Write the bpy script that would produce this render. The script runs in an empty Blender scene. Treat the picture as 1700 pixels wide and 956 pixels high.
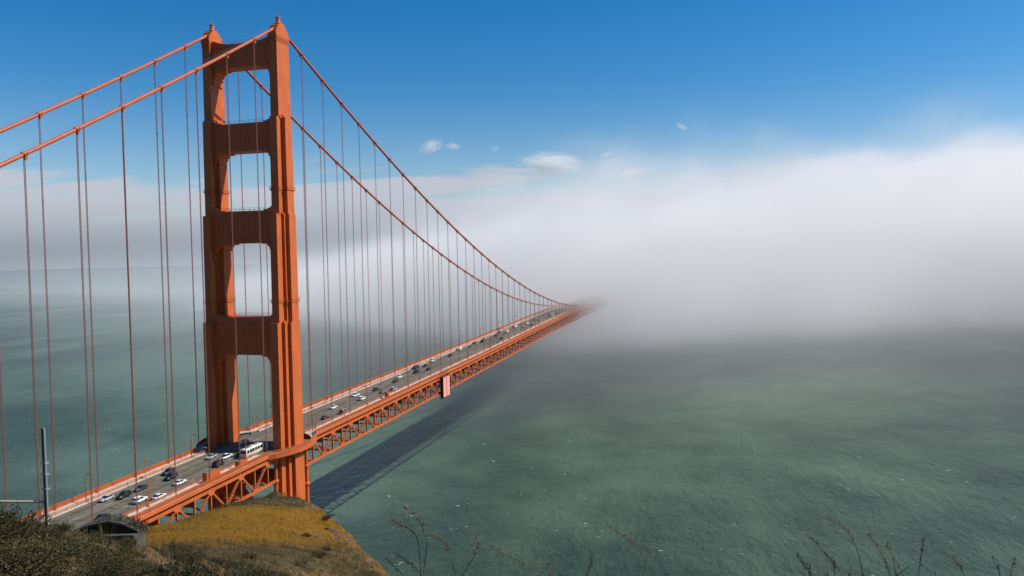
import bpy, bmesh, math, random
import numpy as np
from mathutils import Vector, Matrix, noise as mnoise
R = math.radians
random.seed(7)
scene = bpy.context.scene
COL = scene.collection

# ------------------------------------------------------------------ camera
CAM = np.array([168.7744, -249.1888, 141.6366])
YAW, PIT, ROL = -0.2758, -0.0404, -0.0189
FPX, WPX = 1300.4, 1700.0
Fv = np.array([math.sin(YAW) * math.cos(PIT), math.cos(YAW) * math.cos(PIT), math.sin(PIT)])
Rv = np.array([math.cos(YAW), -math.sin(YAW), 0.0])
Uv = np.cross(Rv, Fv)
R2 = math.cos(ROL) * Rv + math.sin(ROL) * Uv
U2 = -math.sin(ROL) * Rv + math.cos(ROL) * Uv
cam_d = bpy.data.cameras.new('camera')
cam_d.sensor_width = 36.0
cam_d.lens = 36.0 * FPX / WPX
cam_d.clip_start = 0.2
cam_d.clip_end = 60000
cam = bpy.data.objects.new('camera', cam_d)
cam.matrix_world = Matrix(((R2[0], U2[0], -Fv[0], CAM[0]), (R2[1], U2[1], -Fv[1], CAM[1]),
                           (R2[2], U2[2], -Fv[2], CAM[2]), (0, 0, 0, 1)))
COL.objects.link(cam)
scene.camera = cam

# ------------------------------------------------------------------ render
scene.render.engine = 'CYCLES'
cy = scene.cycles
cy.max_bounces = 16
cy.diffuse_bounces = 3
cy.glossy_bounces = 3
cy.transmission_bounces = 2
cy.volume_bounces = 12
cy.transparent_max_bounces = 8
cy.volume_step_rate = 1.0
cy.volume_max_steps = 256
scene.view_settings.view_transform = 'Standard'
scene.view_settings.look = 'None'
scene.view_settings.gamma = 1.0
scene.view_settings.exposure = 0.12
scene.view_settings.use_curve_mapping = False

# ------------------------------------------------------------------ sun and sky
SUN = Vector((0.95, 0.31, 1.0)).normalized()          # toward the sun
sun_d = bpy.data.lights.new('sun', 'SUN')
sun_d.energy = 5.0
sun_d.angle = R(0.53)
sun_d.color = (1.0, 0.93, 0.82)
sun = bpy.data.objects.new('sun', sun_d)
sun.rotation_euler = SUN.to_track_quat('Z', 'Y').to_euler()
COL.objects.link(sun)

world = bpy.data.worlds.new('World')
scene.world = world
world.use_nodes = True


class NT:
    """small helper round a node tree"""
    def __init__(self, tree):
        self.t = tree
        tree.nodes.clear()

    def n(self, kind, **kw):
        nd = self.t.nodes.new(kind)
        for k, v in kw.items():
            if k == 'ins':
                for kk, vv in v.items():
                    self.set(nd, kk, vv)
            else:
                setattr(nd, k, v)
        return nd

    def set(self, nd, key, v):
        s = nd.inputs[key]
        if isinstance(v, bpy.types.NodeSocket):
            self.t.links.new(v, s)
        elif isinstance(v, bpy.types.Node):
            self.t.links.new(v.outputs[0], s)
        else:
            s.default_value = v

    def m(self, op, a, b=None, c=None, clamp=False):
        nd = self.n('ShaderNodeMath', operation=op, use_clamp=clamp)
        for i, v in enumerate((a, b, c)):
            if v is not None:
                self.set(nd, i, v)
        return nd.outputs[0]

    def smooth(self, v, lo, hi, a=0.0, b=1.0):
        nd = self.n('ShaderNodeMapRange', interpolation_type='SMOOTHSTEP')
        for k, x in zip(('Value', 'From Min', 'From Max', 'To Min', 'To Max'), (v, lo, hi, a, b)):
            self.set(nd, k, x)
        return nd.outputs[0]

    def mix(self, f, a, b, blend='MIX'):
        nd = self.n('ShaderNodeMix', data_type='RGBA', blend_type=blend)
        self.set(nd, 0, f)
        self.set(nd, 6, a)
        self.set(nd, 7, b)
        return nd.outputs[2]

    def noise(self, vec, scale, detail=4, rough=0.55, dist=0.0):
        nd = self.n('ShaderNodeTexNoise')
        nd.inputs['Scale'].default_value = scale
        nd.inputs['Detail'].default_value = detail
        nd.inputs['Roughness'].default_value = rough
        nd.inputs['Distortion'].default_value = dist
        if vec is not None:
            self.set(nd, 'Vector', vec)
        return nd.outputs[0]

    def mapping(self, vec, scale=(1, 1, 1), loc=(0, 0, 0), rot=(0, 0, 0)):
        nd = self.n('ShaderNodeMapping')
        self.set(nd, 'Vector', vec)
        nd.inputs['Scale'].default_value = scale
        nd.inputs['Location'].default_value = loc
        nd.inputs['Rotation'].default_value = rot
        return nd.outputs[0]


w = NT(world.node_tree)
sky = w.n('ShaderNodeTexSky', sky_type='NISHITA', sun_disc=False)
sky.sun_elevation = math.asin(SUN.z)
sky.sun_rotation = math.atan2(SUN.x, SUN.y)
sky.altitude = 100
sky.air_density = 1.0
sky.dust_density = 0.4
sky.ozone_density = 4.0
hsv = w.n('ShaderNodeHueSaturation', ins={'Saturation': 1.4, 'Value': 0.95, 'Color': sky.outputs[0]})
tc = w.n('ShaderNodeTexCoord')
sep = w.n('ShaderNodeSeparateXYZ', ins={0: tc.outputs['Generated']})
zz = w.m('MAXIMUM', sep.outputs[2], 0.0)
w.set(hsv, 'Saturation', w.smooth(zz, 0.0, 0.22, 1.05, 1.42))
den = w.m('ADD', zz, 0.10)
px = w.m('DIVIDE', sep.outputs[0], den)
py = w.m('DIVIDE', sep.outputs[1], den)
comb = w.n('ShaderNodeCombineXYZ', ins={0: px, 1: py, 2: 0.0})
n1 = w.noise(w.mapping(comb.outputs[0], (0.35, 0.9, 1), (3.1, 1.7, 0), (0, 0, 0.5)), 1.6, 7, 0.58, 0.8)
n2 = w.noise(tc.outputs['Generated'], 3.0, 2)
cover = w.m('ADD', n1, w.m('MULTIPLY', w.m('SUBTRACT', n2, 0.5), 0.35))
thr = w.smooth(zz, 0.02, 0.165, 0.26, 0.66)
cl = w.smooth(w.m('SUBTRACT', cover, thr), 0.0, 0.16)
cl = w.m('MULTIPLY', cl, w.smooth(zz, 0.10, 0.22, 0.92, 0.0))
cl = w.m('MAXIMUM', cl, w.smooth(zz, 0.095, 0.03, 0.0, 0.97))
cloudcol = w.mix(w.smooth(zz, -0.01, 0.09), (1.9, 2.35, 2.9, 1), (4.6, 4.8, 5.4, 1))
skyc = w.mix(cl, hsv.outputs[0], cloudcol)
bg = w.n('ShaderNodeBackground', ins={'Color': skyc, 'Strength': 0.108})
w.n('ShaderNodeOutputWorld', ins={'Surface': bg.outputs[0]})


# ------------------------------------------------------------------ helpers
def tag(o, label=None, cat=None, group=None, kind=None):
    for k, v in (('label', label), ('category', cat), ('group', group), ('kind', kind)):
        if v:
            o[k] = v
    return o


def link(name, data, parent=None, loc=None):
    o = bpy.data.objects.new(name, data)
    COL.objects.link(o)
    if parent is not None:
        o.parent = parent
    if loc is not None:
        o.location = loc
    return o


def empty(name, loc=(0, 0, 0), rz=0.0):
    o = link(name, None, loc=loc)
    o.rotation_euler = (0, 0, rz)
    o.empty_display_size = 0.5
    return o


class MB:
    """mesh builder: one mesh object per build()"""
    def __init__(self):
        self.v, self.f, self.mi = [], [], []
        self.cur = 0

    def add(self, vs, fs):
        b = len(self.v)
        self.v += [tuple(p) for p in vs]
        self.f += [tuple(b + i for i in q) for q in fs]
        self.mi += [self.cur] * len(fs)
        return self

    def box(self, a, b):
        x0, y0, z0 = a
        x1, y1, z1 = b
        return self.add([(x0, y0, z0), (x1, y0, z0), (x1, y1, z0), (x0, y1, z0), (x0, y0, z1), (x1, y0, z1), (x1, y1, z1), (x0, y1, z1)],
                        [(0, 3, 2, 1), (4, 5, 6, 7), (0, 1, 5, 4), (1, 2, 6, 5), (2, 3, 7, 6), (3, 0, 4, 7)])

    def bar(self, p, q, w_, h_, up=(0, 0, 1)):
        p, q = Vector(p), Vector(q)
        d = (q - p).normalized()
        s = d.cross(Vector(up)).normalized() * (w_ / 2)
        u = s.cross(d).normalized() * (h_ / 2)
        vs = [p - s - u, p + s - u, p + s + u, p - s + u, q - s - u, q + s - u, q + s + u, q - s + u]
        return self.add(vs, [(3, 2, 1, 0), (4, 5, 6, 7), (0, 1, 5, 4), (1, 2, 6, 5), (2, 3, 7, 6), (3, 0, 4, 7)])

    def prism(self, poly, lo, hi, axis=2, scale_hi=1.0):
        """extrude a 2D polygon along an axis (0: poly=(y,z), 1: poly=(x,z), 2: poly=(x,y))"""
        n = len(poly)
        def P(a, b, c):
            return {0: (c, a, b), 1: (a, c, b), 2: (a, b, c)}[axis]
        vs = [P(a, b, lo) for a, b in poly] + [P(a * scale_hi, b * scale_hi, hi) for a, b in poly]
        fs = [tuple(range(n))[::-1], tuple(range(n, 2 * n))] + [(i, (i + 1) % n, n + (i + 1) % n, n + i) for i in range(n)]
        return self.add(vs, fs)

    def tube(self, pts, r, seg=8, up=(1, 0, 0), caps=True):
        pts = [Vector(p) for p in pts]
        n = len(pts)
        rr = r if isinstance(r, (list, tuple)) else [r] * n
        b = len(self.v)
        vs, fs = [], []
        for i, p in enumerate(pts):
            d = (pts[min(i + 1, n - 1)] - pts[max(i - 1, 0)]).normalized()
            s = d.cross(Vector(up))
            if s.length < 1e-4:
                s = d.cross(Vector((0, 1, 0.3)))
            s.normalize()
            u = s.cross(d)
            for k in range(seg):
                a = 2 * math.pi * k / seg
                vs.append(p + (s * math.cos(a) + u * math.sin(a)) * rr[i])
        for i in range(n - 1):
            for k in range(seg):
                fs.append((i * seg + k, i * seg + (k + 1) % seg, (i + 1) * seg + (k + 1) % seg, (i + 1) * seg + k))
        if caps:
            fs.append(tuple(range(seg))[::-1])
            fs.append(tuple(range((n - 1) * seg, n * seg)))
        return self.add(vs, fs)

    def lathe(self, prof, c=(0, 0, 0), seg=12):
        vs, fs = [], []
        for r_, z in prof:
            for k in range(seg):
                a = 2 * math.pi * k / seg
                vs.append((c[0] + r_ * math.cos(a), c[1] + r_ * math.sin(a), c[2] + z))
        n = len(prof)
        for i in range(n - 1):
            for k in range(seg):
                fs.append((i * seg + k, i * seg + (k + 1) % seg, (i + 1) * seg + (k + 1) % seg, (i + 1) * seg + k))
        fs.append(tuple(range(seg))[::-1])
        fs.append(tuple(range((n - 1) * seg, n * seg)))
        return self.add(vs, fs)

    def mesh(self, name, mats, smooth=False):
        me = bpy.data.meshes.new(name)
        me.from_pydata(self.v, [], self.f)
        for m_ in (mats if isinstance(mats, (list, tuple)) else [mats]):
            me.materials.append(m_)
        if any(self.mi):
            me.polygons.foreach_set('material_index', self.mi)
        bm = bmesh.new()
        bm.from_mesh(me)
        bmesh.ops.recalc_face_normals(bm, faces=bm.faces)
        bm.to_mesh(me)
        bm.free()
        if smooth:
            me.polygons.foreach_set('use_smooth', [True] * len(me.polygons))
        me.update()
        return me

    def build(self, name, mats, parent=None, loc=None, smooth=False):
        return link(name, self.mesh(name, mats, smooth), parent, loc)


def material(name, col, rough=0.6, var=0.15, vscale=0.4, metal=0.0, bump=0.0, bscale=4.0, spec=0.4, streak=0.0):
    m_ = bpy.data.materials.new(name)
    m_.use_nodes = True
    t = NT(m_.node_tree)
    tcx = t.n('ShaderNodeTexCoord')
    vec = tcx.outputs['Object']
    dark = tuple(c * (1 - var) for c in col) + (1,)
    lite = tuple(min(1, c * (1 + var)) for c in col) + (1,)
    n_ = t.noise(vec, vscale, 6, 0.6)
    c_ = t.mix(t.smooth(n_, 0.3, 0.7), dark, lite)
    if streak:
        s_ = t.noise(t.mapping(vec, (1.2, 1.2, 0.06)), 1.3, 5, 0.65)
        c_ = t.mix(t.m('MULTIPLY', t.smooth(s_, 0.5, 0.75), streak), c_, tuple(c * 0.45 for c in col) + (1,))
    b = t.n('ShaderNodeBsdfPrincipled', ins={'Base Color': c_, 'Roughness': rough, 'Metallic': metal, 'Specular IOR Level': spec})
    if bump:
        bn = t.n('ShaderNodeBump', ins={'Strength': bump, 'Distance': 0.05, 'Height': t.noise(vec, bscale, 5, 0.6)})
        t.set(b, 'Normal', bn.outputs[0])
    t.n('ShaderNodeOutputMaterial', ins={'Surface': b.outputs[0]})
    return m_


def plate_paint(name, col):
    m_ = bpy.data.materials.new(name)
    m_.use_nodes = True
    t = NT(m_.node_tree)
    ob = t.n('ShaderNodeTexCoord').outputs['Object']
    sp = t.n('ShaderNodeSeparateXYZ', ins={0: ob})
    uv = t.n('ShaderNodeCombineXYZ', ins={0: t.m('ADD', sp.outputs[0], sp.outputs[1]), 1: sp.outputs[2], 2: 0.0})
    br = t.n('ShaderNodeTexBrick', offset=0.5)
    t.set(br, 'Vector', uv.outputs[0])
    for k, v in (('Scale', 1.0), ('Mortar Size', 0.035), ('Mortar Smooth', 0.3), ('Brick Width', 2.1), ('Row Height', 5.2), ('Bias', 0.0)):
        br.inputs[k].default_value = v
    br.inputs['Color1'].default_value = tuple(c * 0.90 for c in col) + (1,)
    br.inputs['Color2'].default_value = tuple(c * 1.07 for c in col) + (1,)
    br.inputs['Mortar'].default_value = tuple(c * 0.62 for c in col) + (1,)
    fade = t.noise(ob, 0.09, 5, 0.6)
    c = t.mix(t.m('MULTIPLY', t.smooth(fade, 0.45, 0.75), 0.3), br.outputs[0], (0.47, 0.135, 0.05, 1))
    st = t.noise(t.mapping(ob, (1.3, 1.3, 0.05)), 1.4, 5, 0.65)
    c = t.mix(t.m('MULTIPLY', t.smooth(st, 0.52, 0.74), 0.42), c, (0.20, 0.055, 0.022, 1))
    rs = t.noise(ob, 0.9, 6, 0.7)
    c = t.mix(t.m('MULTIPLY', t.smooth(rs, 0.62, 0.72), 0.5), c, (0.15, 0.045, 0.02, 1))
    bp = t.n('ShaderNodeBump', ins={'Strength': 0.35, 'Distance': 0.06, 'Height': t.m('SUBTRACT', t.noise(ob, 1.2, 4), br.outputs[1])})
    b = t.n('ShaderNodeBsdfPrincipled', ins={'Base Color': c, 'Roughness': 0.55, 'Specular IOR Level': 0.3, 'Normal': bp.outputs[0]})
    t.n('ShaderNodeOutputMaterial', ins={'Surface': b.outputs[0]})
    return m_


M = {}
M['orange'] = plate_paint('orange_paint', (0.52, 0.116, 0.026))
M['cable'] = material('cable_paint', (0.43, 0.100, 0.042), 0.5, 0.10, 0.3, spec=0.35)
M['rope'] = material('rope_paint', (0.36, 0.120, 0.085), 0.6, 0.12, 0.2, spec=0.3)
M['rust'] = material('truss_paint', (0.47, 0.108, 0.028), 0.5, 0.12, 0.2, spec=0.3, streak=0.2)
M['handrope'] = material('hand_rope_wire', (0.16, 0.15, 0.16), 0.8, 0.1, 2.0)
M['steel'] = material('galvanised_steel', (0.42, 0.42, 0.41), 0.45, 0.15, 2.0, metal=0.6)
M['concrete_walk'] = material('pale_concrete', (0.50, 0.42, 0.34), 0.85, 0.14, 0.5)
M['joint'] = material('joint_steel', (0.05, 0.045, 0.04), 0.7, 0.2, 1.0)
M['line'] = material('line_paint', (0.55, 0.54, 0.50), 0.7, 0.2, 0.6)
M['asphalt'] = material('worn_asphalt', (0.115, 0.105, 0.088), 0.9, 0.14, 0.25, bump=0.2, bscale=6)
M['glass'] = material('car_glass', (0.012, 0.014, 0.016), 0.08, 0.1, 1.0, spec=0.6)
M['tyre'] = material('tyre_rubber', (0.015, 0.015, 0.015), 0.8, 0.1, 1.0)
M['rim'] = material('wheel_rim', (0.35, 0.35, 0.36), 0.35, 0.1, 1.0, metal=0.7)
M['tail'] = material('tail_lamp', (0.35, 0.012, 0.012), 0.25, 0.05, 1.0)
M['head'] = material('head_lamp', (0.65, 0.66, 0.66), 0.15, 0.05, 1.0)
M['dark'] = material('dark_trim', (0.025, 0.025, 0.027), 0.6, 0.1, 1.0)


# ------------------------------------------------------------------ bridge profile
XC = 13.7          # cable planes
PN = 15.24         # suspender spacing
DT = 8.0           # truss depth


def chord(y):
    if y < 0:
        return 72.7 + 0.025 * y
    if y <= 400:
        return 72.7 + 0.0165 * y + 1.2e-5 * y * y
    d = min(abs(y - 400), 240) if y < 640 else 240
    z = 81.22 + 0.0261 * d - 0.0261 / 480 * d * d
    return z


def road_z(y):
    return chord(y) + 2.2


def cable_z(y):
    if y >= 0:
        return 86.56 + (225 - 86.56) * ((640.1 - y) / 640.1) ** 2
    s = -y / 100
    return 225 - 57.215 * s + 2.607 * s * s


def frange(a, b, s):
    return [a + i * s for i in range(int(round((b - a) / s)) + 1)]


def strip(xs_zs, ys, zf):
    """closed cross-section [(x,dz)] swept along y following zf"""
    mb = MB()
    n = len(xs_zs)
    vs = [(x, y, zf(y) + dz) for y in ys for x, dz in xs_zs]
    fs = [(i * n + k, i * n + (k + 1) % n, (i + 1) * n + (k + 1) % n, (i + 1) * n + k) for i in range(len(ys) - 1) for k in range(n)]
    fs += [tuple(range(n))[::-1], tuple(range((len(ys) - 1) * n, len(ys) * n))]
    return mb.add(vs, fs)


def rect(x0, x1, z0, z1):
    return [(x0, z0), (x1, z0), (x1, z1), (x0, z1)]

# ------------------------------------------------------------------ water
def make_water():
    m_ = bpy.data.materials.new('sea_water')
    m_.use_nodes = True
    t = NT(m_.node_tree)
    pos = t.n('ShaderNodeNewGeometry').outputs['Position']
    big = t.noise(t.mapping(pos, (1, 0.6, 1), rot=(0, 0, 0.5)), 0.0035, 4, 0.55, 0.6)
    mid = t.noise(pos, 0.02, 4, 0.6, 0.4)
    f = t.m('ADD', t.m('MULTIPLY', big, 0.75), t.m('MULTIPLY', mid, 0.25))
    col = t.mix(t.smooth(f, 0.38, 0.62), (0.022, 0.052, 0.035, 1), (0.076, 0.132, 0.088, 1))
    # whitecaps: short flecks, denser along a few tide lines
    fv = t.mapping(pos, (0.55, 1, 1), rot=(0, 0, 0.4))
    fl = t.noise(fv, 0.34, 3, 0.75)
    tide = t.m('ABSOLUTE', t.m('SUBTRACT', t.noise(pos, 0.006, 3, 0.5, 0.8), 0.5))
    near_tide = t.smooth(tide, 0.0, 0.02, 0.065, 0.0)
    foam = t.smooth(t.m('ADD', fl, near_tide), 0.70, 0.74)
    col = t.mix(t.m('MULTIPLY', foam, 0.8), col, (0.62, 0.66, 0.64, 1))
    # wind waves of several lengths
    wv = t.mapping(pos, (1.0, 0.42, 1), rot=(0, 0, -0.75))
    w1 = t.noise(wv, 0.055, 2, 0.5, 0.15)
    w2 = t.noise(t.mapping(pos, (1.0, 0.5, 1), rot=(0, 0, -0.5)), 0.20, 4, 0.65, 0.1)
    w3 = t.noise(t.mapping(pos, (1.0, 0.6, 1), rot=(0, 0, -0.9)), 0.8, 3, 0.6)
    h = t.m('ADD', t.m('MULTIPLY', w1, 2.0), t.m('ADD', t.m('MULTIPLY', w2, 2.3), t.m('MULTIPLY', w3, 0.75)))
    bmp = t.n('ShaderNodeBump', ins={'Strength': 0.85, 'Distance': 1.0, 'Height': h})
    dif = t.n('ShaderNodeBsdfDiffuse', ins={'Color': col, 'Normal': bmp.outputs[0]})
    gls = t.n('ShaderNodeBsdfGlossy', ins={'Color': (0.9, 0.93, 0.92, 1), 'Roughness': 0.2, 'Normal': bmp.outputs[0]})
    fr = t.n('ShaderNodeFresnel', ins={'IOR': 1.33, 'Normal': bmp.outputs[0]})
    # steep facing wave sides hide most of the grazing reflection of a rough sea
    mx = t.n('ShaderNodeMixShader', ins={0: t.m('MULTIPLY', fr.outputs[0], 0.5), 1: dif.outputs[0], 2: gls.outputs[0]})
    t.n('ShaderNodeOutputMaterial', ins={'Surface': mx.outputs[0]})
    mb = MB()
    mb.add([(-22000, -6000, 0), (22000, -6000, 0), (22000, 30000, 0), (-22000, 30000, 0)], [(0, 1, 2, 3)])
    tag(mb.build('sea_water', m_), 'green sea water of the strait under the bridge', 'water', kind='structure')


make_water()


# ------------------------------------------------------------------ fog bank
def make_fog():
    m_ = bpy.data.materials.new('fog')
    m_.use_nodes = True
    t = NT(m_.node_tree)
    pos = t.n('ShaderNodeNewGeometry').outputs['Position']
    s = t.n('ShaderNodeSeparateXYZ', ins={0: pos})
    x, y, z = s.outputs
    big = t.noise(t.mapping(pos, (1, 1, 1.3), (0.3, 0.9, 0.2)), 0.0021, 2, 0.5)
    sm = t.noise(pos, 0.0085, 4, 0.6)
    bigc = t.m('SUBTRACT', big, 0.5)
    smc = t.m('SUBTRACT', sm, 0.5)
    # how far south of the front of the bank the point lies
    side = t.smooth(x, -20.0, 520.0, 0.0, 300.0)
    left = t.smooth(x, -1500.0, -100.0, 0.03, 1.0)
    leftm = t.smooth(x, -1600.0, -100.0, 0.40, 1.0)
    front = t.m('ADD', t.m('ADD', 430.0, side), t.m('MULTIPLY', t.m('MAXIMUM', t.m('SUBTRACT', -60.0, x), 0.0), 0.70))
    d = t.m('SUBTRACT', y, front)
    d = t.m('ADD', d, t.m('ADD', t.m('MULTIPLY', bigc, 300.0), t.m('MULTIPLY', smc, 120.0)))
    a = t.smooth(d, 0.0, 260.0)
    # underside and top of the layer
    base = t.m('ADD', 88.0, t.m('ADD', t.m('MULTIPLY', bigc, 45.0), t.m('MULTIPLY', d, -0.095)))
    lo = t.smooth(t.m('SUBTRACT', z, base), -52.0, 26.0, 0.02, 1.0)
    top = t.m('ADD', 230.0, t.m('ADD', t.m('MULTIPLY', bigc, 100.0), t.m('MULTIPLY', smc, 125.0)))
    top = t.m('ADD', top, t.m('MULTIPLY', t.m('MINIMUM', t.m('MAXIMUM', x, -1300.0), 700.0), 0.15))
    hi = t.smooth(t.m('SUBTRACT', top, z), 0.0, 42.0)
    hi = t.m('MULTIPLY', hi, left)
    dens = t.m('MULTIPLY', t.m('MULTIPLY', a, lo), t.m('MULTIPLY', hi, t.smooth(sm, 0.25, 0.65, 0.45, 1.0)))
    dens = t.m('MULTIPLY', dens, t.smooth(z, 105.0, 190.0, 0.0150, 0.0064))
    # thin mist ahead of the bank, lying low over the water
    mist = t.m('MULTIPLY', t.smooth(d, -650.0, 650.0), t.smooth(z, 230.0, 30.0))
    dens = t.m('ADD', dens, t.m('MULTIPLY', t.m('MULTIPLY', mist, leftm), 0.0012))
    v = t.n('ShaderNodeVolumePrincipled', ins={'Color': (1.0, 0.982, 0.970, 1), 'Density': dens, 'Anisotropy': 0.0})
    t.n('ShaderNodeOutputMaterial', ins={'Volume': v.outputs[0]})
    m_.cycles.volume_step_rate = 0.9
    mb = MB().box((-3600, 330, -1), (1700, 3000, 470))
    tag(mb.build('fog', m_), 'dense white fog bank rolling over the sea and the far span', 'fog', kind='stuff')


make_fog()


# ------------------------------------------------------------------ headland
CTRL = [(157.0, -239.2, 137.0), (161.1, -242.7, 138.3), (154.2, -235.9, 135.5), (159.6, -240.5, 137.2), (151.0, -232.7, 134.3),
        (151.3, -231.6, 133.4), (156.7, -236.2, 135.2), (149.4, -227.0, 131.1), (152.4, -229.3, 132.0), (142.9, -223.7, 129.9),
        (148.2, -221.2, 128.3), (133.0, -212.2, 124.7), (132.2, -209.3, 123.7), (135.0, -211.6, 124.2), (133.3, -206.0, 122.0),
        (133.7, -202.8, 120.7), (138.0, -204.7, 121.3), (141.6, -207.8, 122.2), (115.2, -190.5, 116.7), (109.1, -179.9, 113.5),
        (104.1, -170.0, 110.5), (101.4, -161.5, 108.3), (97.3, -151.3, 106.0), (96.5, -144.3, 104.5), (96.3, -138.2, 103.0),
        (121.1, -190.9, 117.1), (117.2, -179.7, 113.6), (115.6, -169.8, 110.9), (128.7, -192.9, 117.8), (129.4, -188.6, 116.2),
        (107.4, -151.6, 105.7), (106.3, -145.7, 104.4), (115.6, -157.5, 107.1), (121.6, -165.1, 108.8), (132.4, -179.6, 112.2),
        (139.3, -190.0, 114.9), (128.2, -182.8, 114.0), (135.5, -191.0, 115.8), (137.8, -198.6, 118.3), (138.4, -194.3, 116.5)]
# beyond the crest the ground falls away to the strait on every side
for (ex, ey, ez) in [(106.3, -145.7, 104.4), (115.6, -157.5, 107.1), (121.6, -165.1, 108.8), (132.4, -179.6, 112.2), (139.3, -190.0, 114.9)]:
    for k, dz in ((5, -6), (14, -24), (34, -58), (62, -98)):
        CTRL.append((ex + 0.8 * k, ey + 0.6 * k, ez + dz))
for (ex, ey, ez) in [(115.2, -190.5, 116.7), (104.1, -170.0, 110.5), (97.3, -151.3, 106.0), (96.3, -138.2, 103.0)]:
    for k, dz in ((6, -4), (16, -14), (40, -42), (75, -70)):
        CTRL.append((ex - 0.95 * k, ey + 0.25 * k, ez + dz))
CTRL += [(101, -130, 96), (104, -120, 82), (108, -100, 45), (134.4, -217.9, 125.6), (108.6, -194.4, 112), (74, -163, 84), (168.8, -249.2, 139.9), (174, -249, 139.9), (182, -249, 139.8),
         (166, -246.5, 139.7), (168.5, -245.5, 139.3), (172, -244.6, 139.1), (176, -245, 139.2), (165.7, -241.9, 137.4), (168, -241, 137.0),
         (171, -240.4, 136.8), (176, -240, 136.6), (157.2, -221.8, 124), (166, -219, 121), (177, -216, 120), (145.6, -196, 108), (150, -205, 116), (160, -200, 98),
         (175, -195, 90), (165, -170, 50), (185, -150, 12), (200, -100, -14), (150, -90, -14), (110, -75, -14), (60, -80, 14), (20, -50, -6),
         (0, -110, 36), (-50, -70, -14), (-70, -140, 10), (150, -262, 141), (200, -262, 141), (170, -300, 143), (120, -262, 133), (100, -305, 128),
         (60, -262, 98), (40, -210, 70), (0, -335, 58), (-70, -335, 50), (220, -240, 126), (245, -215, 80), (265, -170, 5), (265, -330, 140)]


class Terrain:
    def __init__(self, pts):
        P = np.array(pts, float)
        self.P = P[:, :2] / 50
        n = len(P)
        K = np.linalg.norm(self.P[:, None] - self.P[None], axis=2) - 0.0 * np.eye(n)
        A = np.zeros((n + 3, n + 3))
        A[:n, :n] = K - 0.004 * np.eye(n)
        A[:n, n:] = np.c_[np.ones(n), self.P]
        A[n:, :n] = A[:n, n:].T
        self.w = np.linalg.solve(A, np.r_[P[:, 2], 0, 0, 0])

    def h(self, X, Y):
        q = np.c_[np.ravel(X), np.ravel(Y)] / 50
        out = np.zeros(len(q))
        for i in range(0, len(q), 8000):
            s = q[i:i + 8000]
            k = np.linalg.norm(s[:, None] - self.P[None], axis=2)
            out[i:i + 8000] = k @ self.w[:-3] + self.w[-3] + s @ self.w[-2:]
        return out


TER = Terrain(CTRL)


def terrain_z(x, y, sl=None):
    """final ground height at one point"""
    e = 1.0
    hs = TER.h([x, x + e, x], [y, y, y + e])
    return ground_detail(x, y, hs[0], math.hypot(hs[1] - hs[0], hs[2] - hs[0]))


def ground_detail(x, y, h, slope):
    rk = min(1.0, max(0.0, (slope - 0.42) / 0.5))
    p = Vector((x, y, h * 0.5))
    v = 0.16 * mnoise.noise(p * 0.35) + 0.07 * mnoise.noise(p * 1.1)
    if rk > 0:
        v += rk * (1.9 * mnoise.noise(p * 0.11) + 1.3 * (0.5 - abs(mnoise.noise(p * 0.27))) + 0.8 * (0.4 - abs(mnoise.noise(p * 0.7))) + 0.45 * (0.4 - abs(mnoise.noise(p * 1.6))) + 0.15 * mnoise.noise(p * 3.5))
    dd = math.hypot(x - 168.8, y + 249.2)
    return h + v * min(1.0, 0.25 + dd / 30)


def make_hills():
    # coastal hills behind the viewpoint, out of view, added to block low northern sky
    m_ = material('hill_scrub', (0.060, 0.055, 0.026), 0.95, 0.5, 0.02, spec=0.1, bump=0.6, bscale=0.15)
    xs = np.arange(-1100, 1500, 40.0)
    ys = np.arange(-2200, -341, 40.0)
    vs = []
    for y in ys:
        for x in xs:
            d = (-342 - y)
            ridge = 300 * (1 - math.exp(-(d / 420.0) ** 1.4)) * math.exp(-((x - 250) / 800.0) ** 2)
            n_ = mnoise.noise(Vector((x, y, 0)) * 0.004) * 70 + mnoise.noise(Vector((x, y, 5)) * 0.015) * 14
            e = 45 if x < 60 else 118
            vs.append((x, y, max(-14, e * math.exp(-((x - 150) / 700.0) ** 2) + ridge + n_ * min(1, d / 250) - (0 if d > 20 else 12))))
    nx = len(xs)
    fs = [(j * nx + i, j * nx + i + 1, (j + 1) * nx + i + 1, (j + 1) * nx + i) for j in range(len(ys) - 1) for i in range(nx - 1)]
    tag(MB().add(vs, fs).build('sky_blocking_hills', m_, smooth=True), 'unseen scrub covered coastal hills north of the bridge, added to block low sky light', 'hills', kind='structure')


make_hills()


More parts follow.
